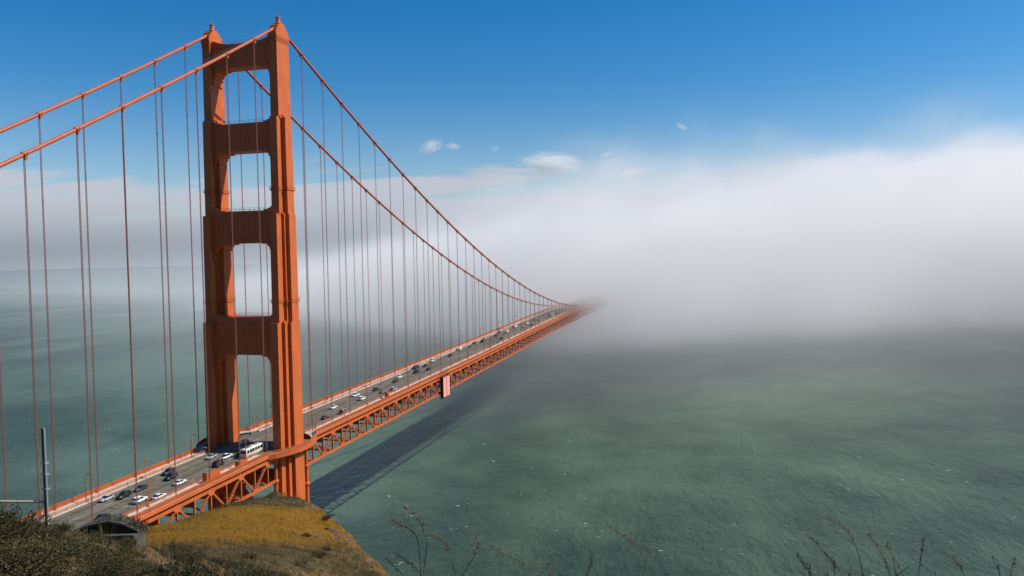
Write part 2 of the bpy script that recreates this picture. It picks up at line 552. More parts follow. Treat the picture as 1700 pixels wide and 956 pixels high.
def make_ground():
    m_ = bpy.data.materials.new('headland_soil')
    m_.use_nodes = True
    t = NT(m_.node_tree)
    g = t.n('ShaderNodeNewGeometry')
    pos = g.outputs['Position']
    nz = t.n('ShaderNodeSeparateXYZ', ins={0: g.outputs['Normal']}).outputs[2]
    s = t.n('ShaderNodeSeparateXYZ', ins={0: pos})
    n1 = t.noise(pos, 0.35, 6, 0.65)
    n2 = t.noise(pos, 2.2, 5, 0.7)
    n3 = t.noise(pos, 0.09, 3, 0.5)
    dry = t.mix(t.smooth(n2, 0.3, 0.7), (0.060, 0.042, 0.016, 1), (0.160, 0.118, 0.054, 1))
    green = t.mix(n2, (0.026, 0.025, 0.008, 1), (0.068, 0.060, 0.022, 1))
    base = t.mix(t.smooth(n1, 0.42, 0.62), dry, green)
    # worn ochre soil on the flat back of the spur
    ex = t.m('DIVIDE', t.m('SUBTRACT', s.outputs[0], 115.5), 15.0)
    ey = t.m('DIVIDE', t.m('SUBTRACT', s.outputs[1], -177.0), 30.0)
    rr = t.m('SQRT', t.m('ADD', t.m('MULTIPLY', ex, ex), t.m('MULTIPLY', ey, ey)))
    patch = t.smooth(t.m('ADD', rr, t.m('MULTIPLY', t.m('SUBTRACT', n1, 0.5), 0.9)), 1.15, 0.75)
    soil = t.mix(t.smooth(t.m('ADD', t.m('MULTIPLY', n2, 0.6), t.m('MULTIPLY', n1, 0.4)), 0.35, 0.65), (0.140, 0.074, 0.006, 1), (0.285, 0.140, 0.014, 1))
    soil = t.mix(t.smooth(t.noise(pos, 6.0, 3), 0.55, 0.75), soil, (0.10, 0.065, 0.015, 1))
    base = t.mix(patch, base, soil)
    rock = t.mix(t.smooth(n2, 0.35, 0.7), (0.045, 0.030, 0.016, 1), (0.240, 0.180, 0.110, 1))
    lichen = t.mix(t.smooth(t.noise(pos, 1.1, 6, 0.75), 0.48, 0.58), rock, (0.210, 0.098, 0.020, 1))
    lichen = t.mix(t.smooth(t.noise(pos, 0.55, 4, 0.6, 1.0), 0.56, 0.66), lichen, (0.050, 0.048, 0.016, 1))
    col = t.mix(t.smooth(t.m('ADD', nz, t.m('MULTIPLY', t.m('SUBTRACT', n1, 0.5), 0.25)), 0.92, 0.80), base, lichen)
    hgt = t.m('ADD', t.m('MULTIPLY', n2, 0.5), t.m('MULTIPLY', t.noise(pos, 9.0, 3, 0.6), 0.2))
    bp = t.n('ShaderNodeBump', ins={'Strength': 1.0, 'Distance': 0.7, 'Height': hgt})
    b = t.n('ShaderNodeBsdfPrincipled', ins={'Base Color': col, 'Roughness': 0.95, 'Specular IOR Level': 0.1, 'Normal': bp.outputs[0]})
    t.n('ShaderNodeOutputMaterial', ins={'Surface': b.outputs[0]})
    xs = np.concatenate([np.arange(-80, 88, 2.0), np.arange(88, 180, 0.6), np.arange(180, 271, 2.0)])
    ys = np.concatenate([np.arange(-340, -252, 2.0), np.arange(-252, -130, 0.6), np.arange(-130, -60, 1.5)])
    X, Y = np.meshgrid(xs, ys)
    H = TER.h(X, Y).reshape(X.shape)
    gy, gx = np.gradient(H, ys, xs)
    S = np.hypot(gx, gy)
    nx, ny = len(xs), len(ys)
    vs = []
    for j in range(ny):
        for i in range(nx):
            z = ground_detail(xs[i], ys[j], H[j, i], S[j, i])
            jx = jy = 0.0
            if S[j, i] > 0.5:
                q = Vector((xs[i] * 0.6, ys[j] * 0.6, z * 0.6))
                jx, jy = 0.7 * mnoise.noise(q), 0.7 * mnoise.noise(q + Vector((9, 4, 2)))
            vs.append((xs[i] + jx, ys[j] + jy, max(z, -14)))
    fs = [(j * nx + i, j * nx + i + 1, (j + 1) * nx + i + 1, (j + 1) * nx + i) for j in range(ny - 1) for i in range(nx - 1)]
    mb = MB()
    mb.add(vs, fs)
    o = mb.build('headland', m_, smooth=True)
    tag(o, 'grassy brown headland with a rocky cliff above the water', 'headland', kind='structure')


make_ground()

# ------------------------------------------------------------------ the bridge
BR = empty('suspension_bridge', (0, 0, 0))
tag(BR, 'orange red suspension bridge with a tall art deco tower, its far end lost in fog', 'bridge')
Y0, Y1 = -198.12, 762.0
YS = frange(Y0, 1280.16, 7.62)


def cross_section(a, d, b=None, e=None, c=None, g=None):
    if b is None:
        return [(-a, -d), (a, -d), (a, d), (-a, d)]
    q = [(c, g), (b, g), (b, e), (a, e), (a, d)] if e is not None else [(c, g), (a, g), (a, d)]
    p = q + [(-x, y) for x, y in q[::-1]] + [(-x, -y) for x, y in q] + [(x, -y) for x, y in q[::-1]]
    return p


SECTIONS = [  # z0, z1, cross-section, taper
    (-2.0, 28.0, cross_section(2.4, 8.8, 3.6, 5.4, 4.9, 3.2), 0.985, -1.5),
    (28.0, 119.8, cross_section(1.62, 7.65, 2.85, 4.75, 4.2, 2.72), 0.955, -1.3),
    (119.8, 158.2, cross_section(1.42, 6.5, 2.5, 3.15, 3.92, 2.12), 0.965, -0.7),
    (158.2, 192.4, cross_section(1.52, 4.95, 2.2, None, 3.26, 2.2), 0.965, -0.35),
    (192.4, 220.6, cross_section(1.58, 3.98), 0.975, 0.0)]

for sx in (-1, 1):
    mb = MB()
    for z0, z1, poly, tp, yc in SECTIONS:
        n0 = len(mb.v)
        mb.prism(poly, z0, z1, 2, tp)
        mb.v[n0:] = [(x, y + yc, z) for x, y, z in mb.v[n0:]]
        # a narrow coping where each stage ends
    # little setback blocks standing on every ledge
    for z, (ax, ay), yc in ((119.8, (2.5, 3.1), -1.0), (158.2, (2.4, 2.3), -.5), (192.4, (2.2, 1.9), -.2)):
        n0 = len(mb.v)
        mb.box((-ax, -ay, z - 0.5), (ax, ay, z + 0.9))
        mb.box((-ax + 0.35, -ay - 1.2, z - 0.5), (ax - 0.35, ay + 1.2, z + 0.45))
        mb.v[n0:] = [(px_, py_ + yc, pz_) for px_, py_, pz_ in mb.v[n0:]]
    # weld seams of the plates
    leg = mb.build('tower_leg', M['orange'], BR, (sx * XC, 0, 0))
    # maintenance collars
    for zc, poly, yc in ((127.0, cross_section(1.7, 6.8, 2.78, 3.42, 4.18, 2.4), -.7), (166.8, cross_section(1.8, 5.2, 2.5, None, 3.5, 2.45), -.35)):
        poly = [(x, y + yc) for x, y in poly]
        cb = MB().prism(poly, zc - 0.14, zc + 0.14)
        big_ = [(x * 1.03, y * 1.02) for x, y in poly]
        for zr in (zc + 0.55, zc + 1.05):
            for p, q in zip(big_, big_[1:] + big_[:1]):
                cb.bar((p[0], p[1], zr), (q[0], q[1], zr), .06, .06)
        for p in big_:
            cb.bar((p[0], p[1], zc), (p[0], p[1], zc + 1.08), .06, .06, (0, 1, 0))
        cb.build('maintenance_collar', M['orange'], leg)
    # cornice with dentils, saddle housing and beacon turret
    cb = MB()
    cb.box((-1.78, -4.25, 220.6), (1.78, 4.25, 221.3))
    cb.box((-1.66, -4.1, 220.1), (1.66, 4.1, 220.6))
    for k in range(9):
        yk = -3.7 + k * 0.925
        for xx in (-1, 1):
            cb.box((min(xx * 1.60, xx * 1.72), yk - .16, 218.9), (max(xx * 1.60, xx * 1.72), yk + .16, 220.1))
    for k in range(4):
        xk = -1.2 + k * 0.8
        for yy in (-1, 1):
            cb.box((xk - .15, min(yy * 3.95, yy * 4.12), 218.9), (xk + .15, max(yy * 3.95, yy * 4.12), 220.1))
    cb.build('cornice', M['orange'], leg)
    hb = MB()
    prof = [(-4.1, 221.3), (4.1, 221.3), (4.05, 222.5), (3.2, 223.7), (2.0, 224.9), (0.9, 225.7), (-0.9, 225.7), (-2.2, 224.9), (-3.3, 223.6), (-4.05, 222.4)]
    hb.prism(prof, -1.55, 1.55, 0)
    for k in range(9):
        a, b = prof[2 + min(k, 6)], prof[3 + min(k, 6)]
        if k < 7:
            hb.bar((-1.62, (a[0] + b[0]) / 2, (a[1] + b[1]) / 2 + .04), (1.62, (a[0] + b[0]) / 2, (a[1] + b[1]) / 2 + .04), 0.22, 0.22)
    hb.build('saddle_housing', M['orange'], leg)
    fb = MB()
    fb.lathe([(1.15, 225.6), (1.05, 226.1), (0.8, 226.4), (0.72, 227.7), (0.9, 227.8), (0.9, 228.0), (0.3, 228.05), (0.28, 228.9), (0.05, 229.1)], (0, 0, 0), 12)
    for k in range(8):
        a = k * math.pi / 4
        fb.bar((0.85 * math.cos(a), 0.85 * math.sin(a), 228.0), (0.85 * math.cos(a), 0.85 * math.sin(a), 228.7), .05, .05)
    fb.tube([(0, 0, 229), (0, 0, 230.2)], 0.04, 6)
    fb.build('beacon_turret', M['orange'], leg)

# portal struts, stepped at the corners
STRUTS = [  # z bottom, z top, half depth, leg half width, haunch below, haunch above
    (211.0, 219.6, 2.7, 1.5, 5.6, 0.0), (181.0, 191.0, 3.4, 1.5, 6.0, 1.4), (148.2, 159.6, 4.6, 1.4, 6.4, 1.4), (108.2, 121.4, 5.6, 1.5, 7.4, 1.2)]
for k, (z0, z1, hd, lw, hb_, ht) in enumerate(STRUTS):
    xi = XC - 0.9
    e = XC - lw
    poly = [(-xi, z0 - hb_)]
    for fx, fz in ((0.45, 1.0), (0.45, 0.66), (0.85, 0.60), (0.85, 0.42), (1.25, 0.34), (1.25, 0.24), (1.9, 0.17), (1.9, 0.08), (3.6, 0.07), (3.6, 0.0)):
        poly.append((-e + fx * (0.8 + hb_ * 0.07), z0 - hb_ * fz))
    bottom = poly + [(-x, z) for x, z in poly[::-1]]
    tops = [(-xi, z1 + ht)]
    if ht:
        for fx, fz in ((0.8, 1.0), (0.8, 0.6), (1.9, 0.6), (1.9, 0.3), (3.3, 0.3), (3.3, 0.0)):
            tops.append((-e + fx, z1 + ht * fz))
    else:
        tops = [(-xi, z1 + 1.6), (-e + 1.0, z1 + 1.5), (-8.5, z1 + 0.5), (-5, z1)]
    top = tops + [(-x, z) for x, z in tops[::-1]]
    mb = MB().prism(bottom + top[::-1], -hd, hd, 1)
    # raised vertical fluting and edge bands on both faces
    for s in (-1, 1):
        y0_, y1_ = sorted((s * (hd - 0.02), s * (hd + 0.16)))
        n_ = 14
        for i in range(n_):
            xx = -9.6 + 19.2 * i / (n_ - 1)
            mb.box((xx - 0.28, y0_, z0 + 1.5), (xx + 0.28, y1_, z1 - 1.4))
        y1b = s * (hd + 0.24)
        ya, yb = sorted((s * (hd - 0.03), y1b))
        mb.box((-11.0, ya, z0 + 0.35), (11.0, yb, z0 + 1.0))
        mb.box((-11.0, ya, z1 - 0.95), (11.0, yb, z1 - 0.3))
        # handrail on top of the strut
        for zr in (0.55, 1.1):
            mb.bar((-9, s * (hd - .3), z1 + zr), (9, s * (hd - .3), z1 + zr), .07, .07)
        for i in range(10):
            mb.bar((-9 + 2 * i, s * (hd - .3), z1), (-9 + 2 * i, s * (hd - .3), z1 + 1.1), .07, .07, (0, 1, 0))
    mb.build('portal_strut', M['orange'], BR, (0, (0.0, -0.3, -0.6, -1.2)[k], 0))

# crossed bracing and strut below the roadway
for z0, z1 in ((36.0, 61.0), (4.0, 33.0)):
    for s in (-1, 1):
        mb = MB()
        mb.bar((-s * (XC - 2), 0, z0), (s * (XC - 2), 0, z1), 3.0, 1.6, (0, 1, 0))
        mb.build('tower_brace', M['orange'], BR)
MB().box((-XC + 1, -5, 61.2), (XC - 1, 5, 64.2)).build('tower_cross_beam', M['orange'], BR)
# concrete pier
pier = MB()
oct_ = [(-23, -10), (-19, -15), (19, -15), (23, -10), (23, 10), (19, 15), (-19, 15), (-23, 10)]
pier.prism(oct_, -14, 3.2, 2, 0.985)
tag(pier.build('pier', M['concrete_walk'], BR))

# main cables with bands and hand ropes
for sx in (-1, 1):
    ys = frange(-200, 0, 4) + frange(4, 900, 6)
    cab = MB().tube([(0, y, cable_z(y)) for y in ys], 0.52, 10).build('main_cable', M['cable'], BR, (sx * XC, 0, 0), smooth=True)
    bandmesh = {}
    for i in range(-12, 52):
        if i == 0:
            continue
        y = i * PN
        sl = (cable_z(y + 1) - cable_z(y - 1)) / 2
        key = 'shared'
        if key not in bandmesh:
            bm_ = MB().tube([(0, -0.55, 0), (0, -0.5, 0), (0, 0.5, 0), (0, 0.55, 0)], [0.56, 0.68, 0.68, 0.56], 10)
            for e in (-0.36, 0.36):
                bm_.box((-0.78, e - 0.09, -0.3), (0.78, e + 0.09, 0.3))
            bm_.box((-0.3, -0.4, -1.25), (0.3, 0.4, -0.5))
            bandmesh[key] = bm_.mesh('cable_band', M['cable'])
        b = link('cable_band', bandmesh[key], cab, (0, y, cable_z(y)))
        b.rotation_euler = (math.atan(sl), 0, 0)
    for s in (-1, 1):
        rp = MB().tube([(s * 0.55, y, cable_z(y) + 1.25) for y in ys if abs(y) > 5 and y < 500 and y < 0] or [], 0.014, 5)
        rp.build('hand_rope', M['handrope'], cab)
        MB().tube([(s * 0.55, y, cable_z(y) + 1.25) for y in ys if 5 < y < 500], 0.014, 5).build('hand_rope', M['handrope'], cab)

# suspenders: each a pair of ropes hanging from a band
for sx in (-1, 1):
    for i in range(-12, 41):
        if i == 0:
            continue
        y = i * PN
        zt, zb = cable_z(y) - 0.9, chord(y) + 0.3
        if zt - zb < 3:
            continue
        mb = MB()
        for dy in (-0.17, 0.17):
            for dx in (-0.08, 0.08):
                mb.tube([(dx, dy, zb), (dx, dy, zt)], 0.046, 5, caps=False)
        for f in (0.33, 0.66):
            zz_ = zb + (zt - zb) * f
            mb.box((-0.14, -0.23, zz_ - .12), (0.14, 0.23, zz_ + .12))
        mb.box((-0.16, -0.26, zb), (0.16, 0.26, zb + 2.7))
        mb.build('suspender', M['rope'], BR, (sx * XC, y, 0))

# stiffening trusses
vert_m = MB().box((-0.28, -0.22, -DT + 0.3), (0.28, 0.22, -0.3)).mesh('truss_vertical', M['rust'])
diag_m = {}
for s in (-1, 1):
    mb = MB()
    for dx in (-0.26, 0.26):
        mb.bar((dx, 0, -0.2), (dx, s * PN / 2, -DT + 0.2), 0.16, 0.42)
    for k in range(9):
        f = (k + 0.5) / 9
        g = (k + 1.1) / 9
        mb.bar((-0.26, s * PN / 2 * f, -DT * f), (0.26, s * PN / 2 * min(g, .98), -DT * min(g, .98)), 0.08, 0.08)
    diag_m[s] = mb.mesh('truss_diagonal', M['rust'])
gus = MB().prism([(-1.5, 0.42), (-1.7, -0.5), (-0.9, -1.5), (0.9, -1.5), (1.7, -0.5), (1.5, 0.42)], -0.47, 0.47, 0).mesh('gusset_plate', M['rust'])
gusb = MB().prism([(-1.4, -0.4), (-1.6, 0.4), (-0.7, 1.2), (0.7, 1.2), (1.6, 0.4), (1.4, -0.4)], -0.47, 0.47, 0).mesh('gusset_plate', M['rust'])
fb_m = MB()
fb_m.box((-XC + .4, -0.18, -2.6), (XC - .4, 0.18, 0.2))
fb_m.box((-XC + .4, -0.4, 0.2), (XC - .4, 0.4, 0.32))
fb_m.box((-XC + .4, -0.4, -2.72), (XC - .4, 0.4, -2.6))
fb_m = fb_m.mesh('floor_beam', M['rust'])
lb_m = MB()
lb_m.bar((-XC, 0, -DT), (0, PN / 2, -DT), .5, .4)
lb_m.bar((XC, 0, -DT), (0, PN / 2, -DT), .5, .4)
lb_m.bar((-XC, 0, -DT), (XC, 0, -DT), .5, .55)
lb_m = lb_m.mesh('lateral_brace', M['rust'])
GAP = 10.5      # the truss stops either side of the tower
for (ya, yb) in ((-198.12, -GAP), (GAP, 1280.16)):
    ys = [ya] + [y for y in YS if ya + 1 < y < yb - 1] + [yb]
    for sx in (-1, 1):
        x = sx * XC
        strip(rect(x - .42, x + .42, -0.5, 0.45), ys, chord).build('top_chord', M['rust'], BR)
        strip(rect(x - .42, x + .42, -DT - 0.42, -DT + 0.42), ys, chord).build('bottom_chord', M['rust'], BR)
k_all = range(int(Y0 // 7.62), int(Y1 // 7.62))
for sx in (-1, 1):
    for k in k_all:
        y = k * 7.62
        if abs(y) < GAP:
            continue
        z = chord(y)
        link('truss_vertical', vert_m, BR, (sx * XC, y, z))
        if k % 2 == 0:
            link('gusset_plate', gus, BR, (sx * XC, y, z)) if y < 330 else None
            for s in (-1, 1):
                if abs(y + s * 7.62) >= GAP:
                    link('truss_diagonal', diag_m[s], BR, (sx * XC, y, z))
        elif y < 330:
            link('gusset_plate', gusb, BR, (sx * XC, y, z - DT))
for k in k_all:
    y = k * 7.62
    if abs(y) < 7:
        continue
    link('floor_beam', fb_m, BR, (0, y, chord(y)))
    if k % 2 == 0:
        link('lateral_brace', lb_m, BR, (0, y, chord(y)))

# roadway, sidewalks, railings
def pave():
    m_ = bpy.data.materials.new('bridge_asphalt')
    m_.use_nodes = True
    t = NT(m_.node_tree)
    pos = t.n('ShaderNodeNewGeometry').outputs['Position']
    a_ = t.noise(t.mapping(pos, (1.0, 0.015, 1)), 0.75, 4, 0.6)
    b_ = t.noise(pos, 0.35, 5, 0.6)
    c = t.mix(t.smooth(a_, 0.35, 0.65), (0.095, 0.085, 0.063, 1), (0.185, 0.164, 0.121, 1))
    c = t.mix(t.m('MULTIPLY', t.smooth(b_, 0.45, 0.7), 0.5), c, (0.115, 0.103, 0.078, 1))
    b = t.n('ShaderNodeBsdfPrincipled', ins={'Base Color': c, 'Roughness': 0.85, 'Specular IOR Level': 0.25})
    t.n('ShaderNodeOutputMaterial', ins={'Surface': b.outputs[0]})
    return m_


road = strip(rect(-9.75, 9.75, 1.75, 2.2), YS, chord).build('roadway', pave(), BR)
for x in (-6.1, -3.05, 3.05, 6.1):
    mb = MB()
    for y in frange(-190, 640, 12.0):
        z = road_z(y) + 0.006
        mb.add([(x - .07, y, z), (x + .07, y, z), (x + .07, y + 3, road_z(y + 3) + .006), (x - .07, y + 3, road_z(y + 3) + .006)], [(0, 1, 2, 3)])
    o = mb.build('lane_line', M['line'], road)
    o['kind'] = 'stuff'
mb = MB()
for y in frange(-190, 640, 15.24):
    mb.lathe([(0.09, 0), (0.06, 0.7), (0.02, 0.72)], (0.0, y, road_z(y)), 6)
tube_m = material('yellow_delineator', (0.65, 0.42, 0.05), 0.5, 0.1, 1)
o = mb.build('lane_delineator', tube_m, road)
o['kind'] = 'stuff'
for y in frange(-152.4, 457.2, 15.24):
    z = road_z(y) + 0.008
    w_ = 0.14 if abs(y) > 20 else 0.3
    MB().add([(-9.6, y - w_, z), (9.6, y - w_, z), (9.6, y + w_, z), (-9.6, y + w_, z)], [(0, 1, 2, 3)]).build('expansion_joint', M['joint'], road)


def railing(path, name, parent, mat, pick=0.22, post=3.81, ymax=560.0):
    """path: list of 3D points of the foot of the railing"""
    mb = MB()
    L = 0.0
    nextp = nextq = 0.0
    for p, q in zip(path[:-1], path[1:]):
        p, q = Vector(p), Vector(q)
        d = (q - p).length
        mb.bar(p + Vector((0, 0, 1.32)), q + Vector((0, 0, 1.32)), 0.16, 0.12)
        mb.bar(p + Vector((0, 0, 0.16)), q + Vector((0, 0, 0.16)), 0.10, 0.10)
        pos_ = 0.0
        if p.y < ymax:
            while nextp < L + d:
                c = p.lerp(q, (nextp - L) / d)
                mb.bar(c + Vector((0, 0, .2)), c + Vector((0, 0, 1.28)), 0.14, 0.06, (1, 0, 0))
                nextp += pick
            while nextq < L + d:
                c = p.lerp(q, (nextq - L) / d)
                mb.bar(c + Vector((0, 0, -0.1)), c + Vector((0, 0, 1.4)), 0.18, 0.18, (1, 0, 0))
                nextq += post
        L += d
    o = mb.build(name, mat, parent)
    o['kind'] = 'stuff'
    return o


WG = 15.5      # sidewalk swings out round the tower within this distance
for sx in (-1, 1):
    for (ya, yb) in ((Y0, -WG), (WG, 1280.16)):
        ys = [ya] + [y for y in YS if ya + 1 < y < yb - 1] + [yb]
        x0, x1 = sorted((sx * 10.35, sx * 14.5))
        sw = strip(rect(x0, x1, 2.12, 2.45), ys, chord).build('sidewalk', M['concrete_walk'], BR)
        xa, xb = sorted((sx * 14.38, sx * 14.62))
        strip(rect(xa, xb, 1.35, 2.42), ys, chord).build('fascia_beam', M['rust'], sw)
        railing([(sx * 14.42, y, chord(y) + 2.45) for y in ys], 'railing', sw, M['orange'])
        xa, xb = sorted((sx * 9.8, sx * 10.3))
        strip(rect(xa, xb, 1.9, 2.62), ys, chord).build('kerb', M['concrete_walk'], sw)
        rb = MB()
        for zr in (3.05, 3.4):
            rb.v, rb.f, rb.mi = rb.v, rb.f, rb.mi
            for p, q in zip(ys[:-1], ys[1:]):
                rb.bar((sx * 10.05, p, chord(p) + zr), (sx * 10.05, q, chord(q) + zr), 0.12, 0.14)
        for y in ys:
            if y < 560:
                for e in (0, 3.81):
                    rb.bar((sx * 10.05, y + e, chord(y + e) + 2.6), (sx * 10.05, y + e, chord(y + e) + 3.45), 0.12, 0.12, (1, 0, 0)) if y + e < yb else None
        o = rb.build('traffic_rail', M['orange'], sw)
        o['kind'] = 'stuff'
    # walkway that curves round the outside of the tower leg
    out_, in_ = [], []
    n_ = 18
    for i in range(n_ + 1):
        y = -WG + 2 * WG * i / n_
        b = math.cos(y / WG * math.pi / 2)
        b = b ** 0.75
        out_.append((sx * (14.5 + 6.0 * b), y))
        in_.append((sx * (10.35 + 7.6 * min(1, b * 1.25)), y))
    vs, fs = [], []
    for (xo, y), (xi_, _) in zip(out_, in_):
        z = chord(y)
        vs += [(xi_, y, z + 2.12), (xo, y, z + 2.12), (xo, y, z + 2.46), (xi_, y, z + 2.46)]
    for i in range(n_):
        fs += [(i * 4 + k, i * 4 + (k + 1) % 4, i * 4 + 4 + (k + 1) % 4, i * 4 + 4 + k) for k in range(4)]
    fs += [(0, 1, 2, 3), tuple(n_ * 4 + k for k in (3, 2, 1, 0))]
    wk = MB().add(vs, fs).build('tower_walkway', M['concrete_walk'], BR)
    fsb = MB()
    for (p, q) in zip(out_[:-1], out_[1:]):
        fsb.bar((p[0] + sx * .08, p[1], chord(p[1]) + 1.75), (q[0] + sx * .08, q[1], chord(q[1]) + 1.75), 0.2, 1.5)
    fsb.build('fascia_beam', M['rust'], wk)
    railing([(x - sx * .1, y, chord(y) + 2.46) for x, y in out_], 'railing', wk, M['orange'])
    for y in (-7, -2.5, 2.5, 7):
        b = math.cos(y / WG * math.pi / 2) ** 0.75
        xo = sx * (14.2 + 6.0 * b)
        bk = MB()
        bk.prism([(sx * 16.5, chord(y) + 1.2), (xo, chord(y) + 1.2), (xo, chord(y) + 0.9), (sx * 16.5, chord(y) - 2.2)], y - .15, y + .15, 1)
        bk.build('walkway_bracket', M['rust'], wk)
    # apron between roadway and tower leg
    MB().box((min(sx * 9.75, sx * 18.2), -8.5, 74.6), (max(sx * 9.75, sx * 18.2), 8.5, 74.85)).build('tower_apron', M['asphalt'], BR)
    # rocker posts that carry the truss ends beside the leg
    for yy in (-10.2, 10.2):
        rp = MB()
        rp.lathe([(0.75, 40), (0.75, 57), (1.15, 57.2), (1.15, 58.0), (0.7, 58.4), (0.7, 63.6), (1.0, 64.0), (1.0, 64.6), (0.62, 65.0), (0.62, 70.5), (0.95, 70.8), (0.95, 72.4)], (sx * XC, yy, 0), 14)
        rp.build('rocker_post', M['orange'], BR, smooth=False)

# ------------------------------------------------------------------ vehicles
def loft(mb, secs):
    """secs: (y, half width, z low, z high, tumble) rounded-box stations along y"""
    n = 8
    vs = []
    for (y, hw, z0, z1, tm) in secs:
        c = min(0.12, (z1 - z0) * 0.3)
        vs += [(-hw + c, y, z0), (hw - c, y, z0), (hw, y, z0 + c), (hw - tm, y, z1 - c), (hw - tm - c, y, z1), (-hw + tm + c, y, z1), (-hw + tm, y, z1 - c), (-hw, y, z0 + c)]
    fs = [(i * n + k, i * n + (k + 1) % n, (i + 1) * n + (k + 1) % n, (i + 1) * n + k) for i in range(len(secs) - 1) for k in range(n)]
    fs += [tuple(range(n))[::-1], tuple(range((len(secs) - 1) * n, len(secs) * n))]
    return mb.add(vs, fs)


def frustum(mb, y0, y1, y2, y3, w0, w1, z0, z1):
    """cabin: base y0..y3, roof y1..y2"""
    vs = [(-w0, y0, z0), (w0, y0, z0), (w0, y3, z0), (-w0, y3, z0), (-w1, y1, z1), (w1, y1, z1), (w1, y2, z1), (-w1, y2, z1)]
    return mb.add(vs, [(0, 3, 2, 1), (4, 5, 6, 7), (0, 1, 5, 4), (1, 2, 6, 5), (2, 3, 7, 6), (3, 0, 4, 7)])


wheel_m = MB()
wheel_m.cur = 0
wheel_m.tube([(-0.11, 0, 0), (-0.09, 0, 0), (0.09, 0, 0), (0.11, 0, 0)], [0.28, 0.33, 0.33, 0.28], 14, (0, 0, 1))
wheel_m.cur = 1
wheel_m.tube([(-0.115, 0, 0), (0.115, 0, 0)], 0.19, 10, (0, 0, 1))
wheel_m = wheel_m.mesh('wheel', [M['tyre'], M['rim']])
wheel_big = wheel_m.copy()
wheel_big.transform(Matrix.Scale(1.45, 4))


